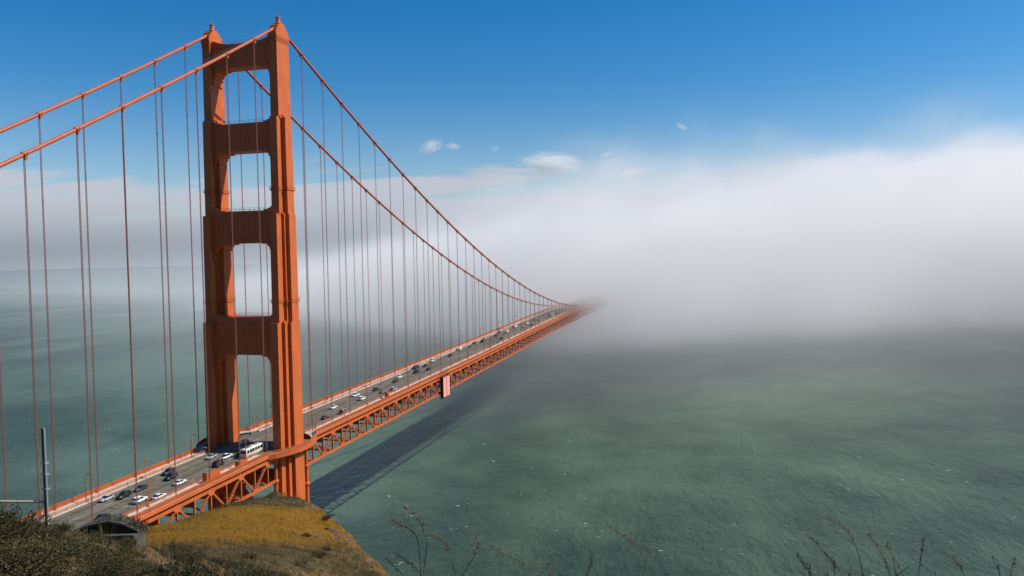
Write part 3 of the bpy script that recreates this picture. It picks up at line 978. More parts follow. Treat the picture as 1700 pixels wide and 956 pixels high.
def kit(kind):
    """meshes of one kind of vehicle, nose toward +y: list of (part name, mesh, location or None, painted)"""
    P = []
    if kind == 'sedan':
        b = loft(MB(), [(-2.3, .72, .38, .80, .06), (-2.2, .84, .26, .96, .08), (-1.5, .90, .22, 1.00, .08), (0.9, .91, .22, .98, .08), (1.9, .87, .24, .88, .10), (2.25, .78, .30, .76, .10), (2.32, .68, .36, .66, .08)])
        P.append(('body', b.mesh('body', M['dark'], True), 1))
        P.append(('window', frustum(MB(), -1.85, -1.05, .30, 1.15, .80, .60, .95, 1.40).mesh('window', M['glass']), 0))
        r = loft(MB(), [(-1.12, .62, 1.385, 1.425, .05), (-.4, .64, 1.39, 1.465, .08), (.34, .62, 1.385, 1.43, .05)])
        P.append(('roof', r.mesh('roof', M['dark'], True), 1))
        wh, ax, L, hw = (-1.38, 1.40), .33, 2.3, .80
        lz = (.70, .66)
    elif kind == 'suv':
        b = loft(MB(), [(-2.35, .80, .44, 1.0, .05), (-2.28, .92, .34, 1.14, .07), (-1.5, .96, .30, 1.16, .07), (1.0, .96, .30, 1.14, .07), (2.0, .93, .32, 1.06, .09), (2.35, .82, .40, .90, .08)])
        P.append(('body', b.mesh('body', M['dark'], True), 1))
        P.append(('window', frustum(MB(), -2.22, -1.95, .30, 1.20, .88, .72, 1.10, 1.70).mesh('window', M['glass']), 0))
        r = loft(MB(), [(-2.05, .72, 1.68, 1.73, .05), (-.6, .76, 1.69, 1.80, .08), (.36, .73, 1.68, 1.74, .05)])
        for x in (-.62, .62):
            r.bar((x, -1.8, 1.84), (x, .1, 1.84), .05, .05)
        P.append(('roof', r.mesh('roof', M['dark'], True), 1))
        pl = MB()
        for s in (-1, 1):
            for y0, y1 in ((-2.1, -1.92), (-.95, -.95), (.95, .28)):
                pl.bar((s * .875, y0, 1.12), (s * .745, y1, 1.69), .07, .10, (0, 1, 0))
        P.append(('pillar', pl.mesh('pillar', M['dark']), 1))
        wh, ax, L, hw = (-1.40, 1.45), .36, 2.33, .84
        lz = (.95, .80)
    elif kind == 'pickup':
        b = loft(MB(), [(-2.75, .86, .46, 1.0, .03), (-2.7, .93, .40, 1.08, .03), (-.75, .94, .36, 1.08, .05), (.9, .95, .36, 1.10, .07), (2.3, .92, .38, 1.04, .09), (2.65, .82, .44, .90, .08)])
        P.append(('body', b.mesh('body', M['dark'], True), 1))
        P.append(('bed', MB().box((-.78, -2.62, 1.0), (.78, -.85, 1.086)).mesh('bed', M['dark']), 0))
        P.append(('window', frustum(MB(), -.78, -.62, .55, 1.40, .86, .70, 1.06, 1.66).mesh('window', M['glass']), 0))
        r = loft(MB(), [(-.70, .70, 1.64, 1.69, .05), (0, .72, 1.65, 1.74, .07), (.6, .70, 1.64, 1.69, .05)])
        P.append(('roof', r.mesh('roof', M['dark'], True), 1))
        wh, ax, L, hw = (-1.65, 1.75), .37, 2.7, .84
        lz = (.88, .82)
    elif kind == 'van':
        b = loft(MB(), [(-2.55, .90, .44, 1.90, .08), (-2.5, .96, .34, 2.02, .10), (1.0, .98, .32, 2.06, .10), (1.45, .97, .32, 1.75, .12), (2.0, .95, .34, 1.22, .12), (2.5, .88, .38, 1.02, .10)])
        P.append(('body', b.mesh('body', M['dark'], True), 1))
        g = MB()
        for s in (-1, 1):
            for y0, y1 in ((-2.2, -1.15), (-1.0, .0), (.15, 1.0)):
                a_, b_ = sorted((s * .86, s * .945))
                g.box((a_, y0, 1.25), (b_, y1, 1.78))
        g.box((-.72, -2.57, 1.25), (.72, -2.45, 1.75))
        g.add([(-.74, 1.12, 1.98), (.74, 1.12, 1.98), (.84, 1.98, 1.28), (-.84, 1.98, 1.28), (-.74, 1.02, 1.90), (.74, 1.02, 1.90), (.84, 1.88, 1.20), (-.84, 1.88, 1.20)],
              [(0, 1, 2, 3), (4, 7, 6, 5), (0, 4, 5, 1), (1, 5, 6, 2), (2, 6, 7, 3), (3, 7, 4, 0)])
        P.append(('window', g.mesh('window', M['glass']), 0))
        wh, ax, L, hw = (-1.5, 1.6), .36, 2.52, .84
        lz = (.95, .85)
    else:  # bus
        b = loft(MB(), [(-5.4, 1.12, .45, 3.0, .06), (-5.3, 1.24, .38, 3.22, .08), (4.9, 1.25, .36, 3.25, .08), (5.3, 1.22, .38, 3.05, .10), (5.5, 1.12, .42, 2.2, .06)])
        P.append(('body', b.mesh('body', M['dark'], True), 1))
        for s in (-1, 1):
            for k in range(6):
                y0 = -4.7 + k * 1.52
                a_, b_ = sorted((s * 1.13, s * 1.235))
                P.append(('window', MB().box((a_, y0, 1.65), (b_, y0 + 1.2, 2.72)).mesh('window', M['glass']), 0))
        P.append(('windscreen', MB().add([(-1.0, 5.36, 2.95), (1.0, 5.36, 2.95), (1.05, 5.52, 1.5), (-1.05, 5.52, 1.5), (-1.0, 5.2, 2.9), (1.0, 5.2, 2.9), (1.05, 5.3, 1.5), (-1.05, 5.3, 1.5)],
                  [(0, 1, 2, 3), (4, 7, 6, 5), (0, 4, 5, 1), (1, 5, 6, 2), (2, 6, 7, 3), (3, 7, 4, 0)]).mesh('windscreen', M['glass']), 0))
        P.append(('rear_window', MB().box((-.95, -5.46, 1.8), (.95, -5.3, 2.7)).mesh('rear_window', M['glass']), 0))
        ac = MB().box((-.7, -3.4, 3.2), (.7, -1.6, 3.45)).box((-.6, 1.2, 3.2), (.6, 2.4, 3.40))
        P.append(('roof_unit', ac.mesh('roof_unit', M['rim']), 0))
        wh, ax, L, hw = (-3.4, 3.3), .48, 5.45, 1.1
        lz = (1.0, .85)
    lamps = []
    for s in (-1, 1):
        lamps.append(('tail_lamp', MB().box((s * hw * .86 - .12, -L - .03, lz[0] - .08), (s * hw * .86 + .12, -L + .12, lz[0] + .10)).mesh('tail_lamp', M['tail'])))
        lamps.append(('head_lamp', MB().box((s * hw * .80 - .15, L - .14, lz[1] - .07), (s * hw * .80 + .15, L + .01, lz[1] + .07)).mesh('head_lamp', M['head'])))
    wx = {'bus': 1.12}.get(kind, .84 if kind == 'sedan' else .88)
    wheels = [(s * wx, y, ax) for s in (-1, 1) for y in wh]
    return P, lamps, wheels, (wheel_big if kind == 'bus' else wheel_m)


KITS = {k: kit(k) for k in ('sedan', 'suv', 'pickup', 'van', 'bus')}


def paint(name, col, rough=0.28):
    return material(name, col, rough, 0.03, 0.5, spec=0.6)


PAINT = {'white': paint('white_car_paint', (0.78, 0.78, 0.76)), 'silver': paint('silver_car_paint', (0.42, 0.43, 0.45)), 'black': paint('black_car_paint', (0.012, 0.012, 0.014)),
         'dark': paint('dark_car_paint', (0.030, 0.033, 0.040)), 'blue': paint('blue_car_paint', (0.025, 0.045, 0.11)), 'maroon': paint('maroon_car_paint', (0.13, 0.022, 0.028)),
         'grey': paint('grey_car_paint', (0.17, 0.175, 0.185)), 'cream': paint('cream_bus_paint', (0.72, 0.68, 0.58))}


def vehicle(kind, col, x, y, label):
    name = {'suv': 'sport_utility_car', 'pickup': 'pickup_truck', 'van': 'van', 'bus': 'coach', 'sedan': 'car'}[kind]
    cat = {'suv': 'car', 'pickup': 'pickup', 'van': 'van', 'bus': 'bus', 'sedan': 'car'}[kind]
    sl = (road_z(y + 2) - road_z(y - 2)) / 4
    o = empty(name, (x, y, road_z(y) + 0.012), 0 if x > 0 else math.pi)
    o.rotation_euler[0] = math.atan(sl) * (1 if x > 0 else -1)
    tag(o, label, cat, 'vehicles crossing the bridge')
    P, lamps, wheels, wm = KITS[kind]
    for pn, me, painted in P:
        p = link(pn, me, o)
        if pn == 'pillar':
            p['kind'] = 'stuff'
        if painted:
            p.material_slots[0].link = 'OBJECT'
            p.material_slots[0].material = PAINT[col]
    for pn, me in lamps:
        link(pn, me, o)
    for wl in wheels:
        link('wheel', wm, o, wl)
    return o


CARS = [
    ('sedan', 'silver', -6.4, -65.7, 'silver car closest to the far sidewalk north of the tower'),
    ('suv', 'black', -3.0, -62.7, 'black sport utility car between the silver car and the white one'),
    ('sedan', 'dark', -3.2, -55.6, 'dark car just ahead of the black sport utility car, north of the tower'),
    ('suv', 'white', 4.6, -65.0, 'white sport utility car beside the near lamp post, north of the tower'),
    ('sedan', 'white', 7.9, -61.1, 'white sedan in the lane hugging the near railing, north of the tower'),
    ('suv', 'dark', -6.0, -40.1, 'dark car in the far lanes, behind the black car'),
    ('suv', 'black', -1.5, -44.6, 'black car near the middle of the road north of the tower'),
    ('sedan', 'white', 4.8, -48.3, 'white sedan passing the large orange screen'),
    ('sedan', 'silver', -4.2, -21.4, 'silver sedan at the edge of the tower shadow'),
    ('pickup', 'white', 1.3, -20.6, 'white pickup beside the cream coach'),
    ('suv', 'black', 4.4, -29.0, 'black car behind the coach, next to the small orange screen'),
    ('bus', 'cream', 7.75, -14.8, 'cream coach with side windows driving past the tower leg'),
    ('van', 'black', 4.5, -16.0, 'black van just left of the cream coach'),
    ('sedan', 'silver', -4.6, -1.8, 'silver car under the tower between its two legs'),
    ('sedan', 'dark', 4.6, -78.6, 'dark car half hidden behind the grassy mound'),
    ('sedan', 'white', -1.7, 59.9, 'white car in the middle lane, first white one south of the tower'),
    ('sedan', 'maroon', 4.8, 40.8, 'maroon car just south of the tower'),
    ('van', 'grey', 7.7, 51.7, 'grey van in the lane beside the near railing, south of the tower'),
    ('pickup', 'white', -4.6, 86.7, 'large white pickup on the far side of the road south of the tower'),
    ('suv', 'white', 2.4, 79.5, 'white car on the near side, level with the white pickup'),
    ('sedan', 'black', -1.7, 102.5, 'black car in the middle of the road just past the white pickup'),
    ('sedan', 'grey', 4.5, 97.1, 'blue grey car following the two white ones south of the tower'),
    ('suv', 'silver', 7.5, 103.7, 'silver car next to the small orange kiosk'),
    ('sedan', 'dark', -1.7, 125.7, 'dark car following a white car midway to the pink enclosure'),
    ('sedan', 'white', -4.6, 137.9, 'white car a little short of the pink enclosure, far lanes'),
    ('suv', 'black', -1.7, 153.7, 'black car near the middle, level with the pink enclosure'),
    ('van', 'blue', -7.7, 167.5, 'dark blue van in the lane nearest the far sidewalk'),
    ('sedan', 'dark', -4.6, 174.9, 'dark car beside the dark blue van'),
    ('suv', 'white', -7.7, 193.3, 'bright white car just beyond the dark blue van'),
    ('sedan', 'dark', 1.6, 164.7, 'dark car on the near half of the road by the pink enclosure'),
    ('sedan', 'black', -4.6, 216.7, 'black car ahead of the bright white one, far lanes'),
    ('van', 'white', -7.7, 243.3, 'white van by the far sidewalk, well past the pink enclosure'),
    ('sedan', 'grey', -4.6, 258.2, 'grey car just past the white van'),
    ('sedan', 'dark', -7.7, 273.2, 'dark car by the far sidewalk, first beyond the white van'),
    ('suv', 'black', -4.6, 283.0, 'black car in the far lanes where the bridge starts to fade'),
    ('sedan', 'grey', -7.7, 296.0, 'grey car by the far sidewalk where the bridge starts to fade'),
    ('sedan', 'maroon', -4.6, 317.0, 'small dull red car in the distant far lanes'),
    ('sedan', 'dark', 4.6, 300.5, 'dark car alone in the distant near lanes'),
    ('suv', 'grey', -7.7, 335.6, 'grey car far away beside the distant far sidewalk'),
    ('van', 'white', -1.5, 337.8, 'white van in the distant middle lanes'),
    ('van', 'white', -4.6, 371.8, 'white van in the mist, in the distant far lanes'),
    ('sedan', 'silver', 1.5, 374.1, 'silver car in the mist near the middle line'),
    ('suv', 'white', -1.5, 398.0, 'white car in the mist in the middle lanes'),
    ('sedan', 'dark', 4.6, 389.4, 'dark car in the mist on the near side'),
    ('sedan', 'grey', -4.6, 436.7, 'grey car barely visible in the mist, far lanes'),
    ('sedan', 'grey', 1.5, 426.7, 'grey car barely visible in the mist, middle lanes'),
    ('bus', 'cream', 4.6, 464.3, 'pale bus at the edge of the fog, farthest large vehicle'),
    ('sedan', 'grey', 7.7, 475.3, 'grey car at the edge of the fog beside the near railing')]
for c in CARS:
    vehicle(*c)

# ------------------------------------------------------------------ street lamps
lp = MB()
lp.lathe([(0.26, 0), (0.26, 0.5), (0.17, 0.7), (0.14, 2.0), (0.11, 7.0)], (0, 0, 0), 8)
lp_m = lp.mesh('post', M['orange'])
la = MB()
arc = [(0, 0, 6.95)] + [(1.1 - 1.1 * math.cos(a), 0, 7.2 + 1.1 * math.sin(a)) for a in [i * math.pi / 12 for i in range(0, 7)]] + [(1.9, 0, 8.28)]
la.tube(arc, [0.11, 0.11, .10, .10, .10, .09, .09, .09, .09], 7, (0, 1, 0))
la_m = la.mesh('arm', M['orange'])
lh_m = MB().prism([(1.55, 8.36), (1.70, 8.02), (2.55, 8.06), (2.62, 8.20), (2.3, 8.38)], -0.22, 0.22, 1).mesh('lantern', M['orange'])
lens_m = MB().box((1.78, -.16, 7.96), (2.48, .16, 8.04)).mesh('lens', material('lamp_lens', (0.5, 0.48, 0.40), 0.2, 0.05, 1))
ordn = ['first', 'second', 'third', 'fourth', 'fifth', 'sixth', 'seventh', 'eighth', 'ninth', 'tenth']
for sx in (-1, 1):
    for k in range(-3, 9):
        y = 22.86 + 45.72 * k
        o = empty('street_lamp', (sx * 10.75, y, chord(y) + 2.455), math.pi if sx > 0 else 0)
        side = 'near' if sx > 0 else 'far'
        idx = ordn[k] if k >= 0 else ordn[-k - 1]
        where = 'south' if k >= 0 else 'north'
        tag(o, f'orange gooseneck street lamp on the {side} sidewalk, {idx} {where} of the tower', 'street lamp', 'street lamps along the roadway')
        for nm, me in (('post', lp_m), ('arm', la_m), ('lantern', lh_m)):
            p = link(nm, me, o)
        link('lens', lens_m, p)
# shorter posts with a round head
sp_m = MB().lathe([(0.16, 0), (0.16, .4), (0.09, .5), (0.08, 4.2)], (0, 0, 0), 8).mesh('post', M['orange'])
sh_m = MB().lathe([(0.1, 4.15), (.3, 4.25), (.34, 4.6), (.26, 4.85), (.05, 4.95)], (0, 0, 0), 10).mesh('head', M['orange'])
for x, y, lab in [(-13.9, -41.4, 'short orange post with round head standing alone on the far sidewalk'), (-13.9, -21.7, 'left of two short orange posts by the far sidewalk before the tower'),
                  (-13.9, -18.6, 'right of two short orange posts by the far sidewalk before the tower'), (-13.9, 18.2, 'left of two short orange posts seen through the tower opening'),
                  (-13.9, 21.0, 'right of two short orange posts seen through the tower opening'), (11.0, -37.2, 'short orange post at the end of the large orange screen'),
                  (11.0, 17.8, 'left of two short orange posts beside the near lamp south of the tower'), (11.0, 20.4, 'right of two short orange posts beside the near lamp south of the tower'),
                  (11.0, 46.0, 'short orange post on the near sidewalk behind the grey van')]:
    o = empty('bollard_lamp', (x, y, chord(y) + 2.455))
    tag(o, lab, 'lamp post', 'short posts along the sidewalks')
    link('post', sp_m, o)
    link('head', sh_m, o)

# ------------------------------------------------------------------ screens, kiosk and hanging enclosure
def screen(y0, y1, n, h, lab):
    zb = chord((y0 + y1) / 2) + 2.46
    o = empty('work_screen', (13.2, (y0 + y1) / 2, zb))
    tag(o, lab, 'screen')
    L = y1 - y0
    for i in range(n):
        a = -L / 2 + L * i / n
        MB().box((-0.05, a + .05, 0.12), (0.05, a + L / n - .05, h)).build('panel', M['orange'], o)
        MB().box((-0.12, a - .06, 0), (-0.05, a + .06, h + .12)).build('post', M['rust'], o)
    MB().box((-1.5, -L / 2, .1), (-.1, -L / 2 + .08, h)).build('end_panel', M['orange'], o)
    MB().box((-1.5, L / 2 - .08, .1), (-.1, L / 2, h)).build('end_panel', M['orange'], o)


screen(-46.6, -39.9, 5, 3.0, 'large orange panelled screen standing on the near sidewalk')
screen(-30.4, -25.6, 3, 2.0, 'small orange panelled screen just before the cream coach')
o = empty('kiosk', (12.9, 84.2, chord(84.2) + 2.46))
tag(o, 'small orange kiosk on the near sidewalk south of the tower', 'kiosk')
MB().box((-.8, -.9, .05), (.8, .9, 2.5)).build('wall', M['orange'], o)
MB().prism([(-1.0, 2.5), (1.0, 2.5), (1.0, 2.62), (0, 2.95), (-1.0, 2.62)], -1.1, 1.1, 1).build('roof', M['rust'], o)
MB().box((-.83, -.4, .1), (-.79, .4, 2.1)).build('door', M['rust'], o)
PK = material('pink_tarpaulin', (0.72, 0.30, 0.25), 0.7, 0.06, 0.5, bump=0.3, bscale=0.8)
BRN = material('brown_scaffold', (0.075, 0.030, 0.020), 0.7, 0.2, 0.5)
ze = chord(153)
o = empty('hanging_enclosure', (15.7, 153.0, ze - 10.6))
tag(o, 'tall pink sheeted work enclosure hanging on the outside of the truss', 'enclosure')
MB().box((-.95, -5.4, 0), (1.0, 5.4, .5)).build('platform', BRN, o)
for i in range(4):
    MB().box((.78, -5.0 + i * 2.5 + .03, .6), (.86, -5.0 + i * 2.5 + 2.47, 11.6)).build('sheet', PK, o)
for s in (-1, 1):
    a, b = sorted((s * 5.1, s * 5.3))
    MB().box((-.9, a, .5), (.9, b, 11.8)).build('side_board', BRN, o)
fr = MB()
for y in (-5.35, 0, 5.35):
    fr.bar((.95, y, .4), (.95, y, 11.9), .12, .12, (0, 1, 0))
for z in (.6, 11.7):
    fr.bar((.95, -5.4, z), (.95, 5.4, z), .12, .16)
    fr.bar((-.8, -5.4, z), (-.8, 5.4, z), .12, .16)
fr.build('frame', BRN, o)
hg = MB()
for y in (-5.2, -2.6, 0, 2.6, 5.2):
    hg.bar((-.7, y, 11.6), (-.7, y, 15.2), .1, .1, (0, 1, 0))
    hg.bar((-.7, y, 15.1), (-1.4, y, 15.1), .1, .1, (0, 1, 0))
hg.bar((-.7, -5.2, 13.6), (-.7, 5.2, 13.6), .1, .1)
hg.build('hanger', BRN, o)

# ------------------------------------------------------------------ walkers on the far sidewalk
def person_mesh():
    me = bpy.data.meshes.new('body')
    J = [(0, 0, .95), (0, 0, 1.2), (0, .01, 1.42), (0, .02, 1.52), (0, .03, 1.62), (0, .04, 1.76),
         (-.10, 0, .9), (-.12, .10, .50), (-.12, .06, .08), (-.12, .20, .04), (.10, 0, .9), (.12, -.06, .50), (.12, -.20, .10), (.12, -.08, .04),
         (-.19, 0, 1.42), (-.25, -.04, 1.14), (-.25, .08, .92), (-.24, .12, .84), (.19, 0, 1.42), (.25, .06, 1.15), (.25, .16, .93), (.24, .20, .85)]
    E_ = [(0, 1), (1, 2), (2, 3), (3, 4), (4, 5), (0, 6), (6, 7), (7, 8), (8, 9), (0, 10), (10, 11), (11, 12), (12, 13), (2, 14), (14, 15), (15, 16), (16, 17), (2, 18), (18, 19), (19, 20), (20, 21)]
    rad = [.15, .14, .16, .06, .10, .09, .10, .075, .05, .045, .10, .075, .05, .045, .07, .05, .038, .035, .07, .05, .038, .035]
    me.from_pydata(J, E_, [])
    o = bpy.data.objects.new('body', me)
    COL.objects.link(o)
    md = o.modifiers.new('s', 'SKIN')
    for i, v in enumerate(me.skin_vertices[0].data if me.skin_vertices else []):
        v.radius = (rad[i], rad[i] * .85)
        v.use_root = (i == 0)
    sb = o.modifiers.new('u', 'SUBSURF')
    sb.levels = sb.render_levels = 1
    dg = bpy.context.evaluated_depsgraph_get()
    out = bpy.data.meshes.new_from_object(o.evaluated_get(dg))
    bpy.data.objects.remove(o)
    out.materials.clear()
    out.materials.append(M['dark'])
    return out


PM = person_mesh()
hair_m = MB().lathe([(.02, 1.80), (.085, 1.775), (.105, 1.70), (.10, 1.63)][::-1], (0, .02, 0), 10).mesh('hair', M['dark'])
cloth = {'dark': PAINT['dark'], 'blue': material('blue_jacket', (0.06, 0.10, 0.22), .9, .1, 3), 'red': material('red_jacket', (0.35, 0.05, 0.04), .9, .1, 3), 'pale': material('pale_shirt', (0.6, 0.58, 0.52), .9, .1, 3)}
for x, y, c, rz, lab in [(-12.2, 71.3, 'dark', 0, 'person in dark clothes walking on the far sidewalk, nearest the tower'), (-12.8, 74.3, 'red', 0, 'person in a red jacket walking on the far sidewalk'),
                         (-11.9, 77.4, 'blue', math.pi, 'person in a blue jacket walking toward the tower on the far sidewalk'), (-12.5, 85.6, 'pale', 0, 'person in a pale shirt walking alone on the far sidewalk'),
                         (-12.1, 96.2, 'dark', math.pi, 'person in dark clothes farthest along the far sidewalk')]:
    o = empty('person', (x, y, chord(y) + 2.455), rz)
    tag(o, lab, 'person', 'people walking on the far sidewalk')
    b = link('body', PM, o)
    b.material_slots[0].link = 'OBJECT'
    b.material_slots[0].material = cloth[c]
    link('hair', hair_m, o)

# ------------------------------------------------------------------ small high clouds
def cloud_mat():
    m_ = bpy.data.materials.new('cloud')
    m_.use_nodes = True
    t = NT(m_.node_tree)
    tcx = t.n('ShaderNodeTexCoord')
    ob = tcx.outputs['Object']
    oi = t.n('ShaderNodeObjectInfo')
    ln = t.n('ShaderNodeVectorMath', operation='LENGTH', ins={0: ob})
    shift = t.n('ShaderNodeVectorMath', operation='ADD', ins={0: t.mapping(ob, (1.1, 1.6, 2.3), rot=(0.2, 0.5, 0.3))})
    t.set(shift, 1, t.m('MULTIPLY', oi.outputs['Random'], 30.0))
    n_ = t.noise(shift.outputs[0], 1.7, 6, 0.62, 1.3)
    dn = t.smooth(t.m('SUBTRACT', n_, t.m('MULTIPLY', ln.outputs['Value'], 0.34)), 0.20, 0.50)
    dn = t.m('MULTIPLY', dn, t.smooth(ln.outputs['Value'], 1.0, 0.72))
    v = t.n('ShaderNodeVolumePrincipled', ins={'Color': (1, 1, 1, 1), 'Density': t.m('MULTIPLY', dn, 0.015), 'Anisotropy': 0.1})
    t.n('ShaderNodeOutputMaterial', ins={'Volume': v.outputs[0]})
    m_.cycles.volume_step_rate = 0.35
    return m_


cmat = cloud_mat()
ico = bmesh.new()
bmesh.ops.create_icosphere(ico, subdivisions=3, radius=1.0)
cme = bpy.data.meshes.new('small_cloud')
ico.to_mesh(cme)
ico.free()
cme.materials.append(cmat)
for i, (loc, sc, ry, lab) in enumerate([((-1275, 6134, 905), (400, 170, 120), 0.12, 'largest wispy white cloud just above the middle of the fog bank'),
                                        ((-2240, 5868, 1060), (160, 90, 70), -0.3, 'small white cloud puff to the right of the main cable'),
                                        ((-2062, 5918, 1062), (90, 70, 40), 0.1, 'tiny white cloud right beside the small puff'),
                                        ((-631, 6313, 815), (170, 100, 62), -0.1, 'small white cloud touching the fog top right of centre'),
                                        ((-837, 6262, 973), (70, 45, 26), -0.4, 'tiny bright cloud between the two wispy ones'),
                                        ((-1726, 6012, 1035), (62, 40, 22), -0.5, 'tiny faint cloud left of the largest wisp'),
                                        ((-234, 6441, 1190), (70, 50, 30), 0.5, 'lone tiny cloud high in the blue right of centre')]):
    o = link('small_cloud', cme, None, loc)
    o.scale = sc
    o.rotation_euler = (0, ry, -0.27)
    tag(o, lab, 'cloud', 'small clouds in the blue sky')

# ------------------------------------------------------------------ scrub, grass and dry stalks
def leaf_mat(name, a, b, trans=0.25):
    m_ = bpy.data.materials.new(name)
    m_.use_nodes = True
    t = NT(m_.node_tree)
    g = t.n('ShaderNodeNewGeometry')
    oi = t.n('ShaderNodeObjectInfo')
    f = t.m('ADD', t.m('MULTIPLY', g.outputs['Random Per Island'], 0.5), t.m('MULTIPLY', oi.outputs['Random'], 0.5))
    c = t.mix(f, a + (1,), b + (1,))
    d = t.n('ShaderNodeBsdfPrincipled', ins={'Base Color': c, 'Roughness': 0.8, 'Specular IOR Level': 0.15})
    tr = t.n('ShaderNodeBsdfTranslucent', ins={'Color': c})
    mx = t.n('ShaderNodeMixShader', ins={0: trans, 1: d.outputs[0], 2: tr.outputs[0]})
    t.n('ShaderNodeOutputMaterial', ins={'Surface': mx.outputs[0]})
    return m_


LEAF = leaf_mat('scrub_leaf', (0.022, 0.020, 0.006), (0.115, 0.092, 0.038))
DRYG = leaf_mat('dry_grass', (0.060, 0.042, 0.014), (0.200, 0.150, 0.066))
TWIG = material('twig_bark', (0.070, 0.048, 0.028), 0.9, 0.3, 6)
STALK = material('dry_stalk', (0.130, 0.085, 0.035), 0.85, 0.3, 30)


def shrub_meshes(rng, twigs=210, llen=(.08, .20), lw=(.008, .017), loose=.45, mat=None):
    crown, stem = MB(), MB()
    for i in range(twigs):
        th = rng.uniform(0, 2 * math.pi)
        el = math.acos(rng.uniform(0.02, 1)) if i % 3 else rng.uniform(0.2, 1.5)
        rr = rng.uniform(0.72, 1.12)
        tip = Vector((math.cos(th) * math.sin(el), math.sin(th) * math.sin(el), math.cos(el) * 0.85)) * rr
        root = Vector((tip.x * 0.25, tip.y * 0.25, 0))
        if i % 7 == 0:
            stem.tube([root * .3, root.lerp(tip, 0.5) + Vector((0, 0, .05)), tip], [.03, .016, .005], 4)
        dirn = (tip - root).normalized()
        for k in range(16):
            f = 0.40 + 0.62 * k / 15
            c = root.lerp(tip, f) + Vector((rng.gauss(0, .035), rng.gauss(0, .035), rng.gauss(0, .03)))
            d = (dirn + Vector((rng.gauss(0, loose) + .2, rng.gauss(0, loose), rng.gauss(0, loose) + .3))).normalized()
            s = d.cross(Vector((rng.gauss(0, 1), rng.gauss(0, 1), rng.gauss(0, 1)))).normalized()
            l, w_ = rng.uniform(*llen), rng.uniform(*lw)
            crown.add([c, c + d * l * .5 + s * w_, c + d * l, c + d * l * .5 - s * w_], [(0, 1, 2, 3)])
    me = bpy.data.meshes.new('foliage')
    me.from_pydata(crown.v, [], crown.f)
    me.materials.append(mat or LEAF)
    return me, stem.mesh('stem', TWIG)


rng = random.Random(3)
LEAF2 = leaf_mat('grey_scrub_leaf', (0.022, 0.024, 0.011), (0.088, 0.084, 0.046))
SH = [shrub_meshes(random.Random(20), 200, (.07, .17), (.008, .016), .5), shrub_meshes(random.Random(21), 230, (.035, .075), (.014, .028), .9),
      shrub_meshes(random.Random(22), 120, (.05, .12), (.009, .018), .7, LEAF2), shrub_meshes(random.Random(23), 210, (.04, .09), (.012, .022), .9, LEAF2),
      shrub_meshes(random.Random(24), 90, (.16, .34), (.005, .010), .3, DRYG), shrub_meshes(random.Random(25), 150, (.04, .08), (.014, .026), .9)]
AREA = [(162.5, -244.5), (157.0, -240.5), (151.6, -234.0), (148.0, -229.5), (142.5, -224.0), (136.5, -216.5), (133.6, -208.5), (136.2, -203.5), (141.5, -205.8), (147.0, -214.0), (153.0, -226.0), (161.5, -239.0)]


def inside(x, y, poly):
    c = False
    for (x0, y0), (x1, y1) in zip(poly, poly[1:] + poly[:1]):
        if (y0 > y) != (y1 > y) and x < (x1 - x0) * (y - y0) / (y1 - y0) + x0:
            c = not c
    return c


spots = []
tries = 0
while len(spots) < 170 and tries < 20000:
    tries += 1
    x, y = rng.uniform(132, 163), rng.uniform(-245, -203)
    dd = math.hypot(x - 168.8, y + 249.2)
    r_ = 0.40 + 0.015 * dd + rng.uniform(-.16, .26)
    if not inside(x, y, AREA) or any(math.hypot(x - a, y - b) < 0.62 * (r_ + c) for a, b, c in spots):
        continue
    if dd > 22:
        r_ = min(r_, 0.62 if dd < 34 else 0.5)
    # keep the sight line over the old shelter low
    tt = ((x - 168.8) * -36.3 + (y + 249.2) * 38.4) / (36.3 ** 2 + 38.4 ** 2)
    lat = math.hypot(x - 168.8 + 36.3 * tt, y + 249.2 - 38.4 * tt)
    if dd > 13 and lat < 2.4:
        r_ = min(r_, 0.30)
    if math.hypot(x - 151.1, y + 232.7) < r_ + .25 or math.hypot(x - 132.5, y + 210.8) < 3.4:
        continue
    spots.append((x, y, r_))
spots += [(156.0, -238.4, 1.0), (155.1, -237.5, .92), (157.0, -239.5, .9), (154.0, -236.6, .75), (156.6, -237.4, .8)]
spots += [(133.6, -189.0, 1.0), (127.5, -172.5, .8), (124.4, -175.5, .7), (131.0, -183.0, .65), (126.0, -168.5, .6), (118.5, -160.5, .6), (136.0, -196.0, .9), (134.0, -199.5, .8),
          (113.6, -152.5, .5), (121.4, -166.0, .5), (129.0, -201.5, .8), (131.0, -204.8, .8), (109.0, -187.5, .9), (112.6, -191.6, .9)]
for i, (x, y, r_) in enumerate(spots):
    o = empty('scrub_bush', (x, y, terrain_z(x, y) - 0.08), rng.uniform(0, 6.28))
    o.scale = (r_, r_, r_ * rng.uniform(.75, 1.0))
    if i < len(spots) - 14:
        tag(o, 'low olive green scrub bush on the slope below the viewpoint', 'bush', 'scrub on the near slope')
    else:
        tag(o, 'small dark scrub bush dotted over the brown spur', 'bush', 'scrub on the brown spur')
    a, b = SH[rng.choice((0, 1, 1, 2, 3, 3, 4, 5, 5))]
    link('foliage', a, o)
    link('stem', b, o)

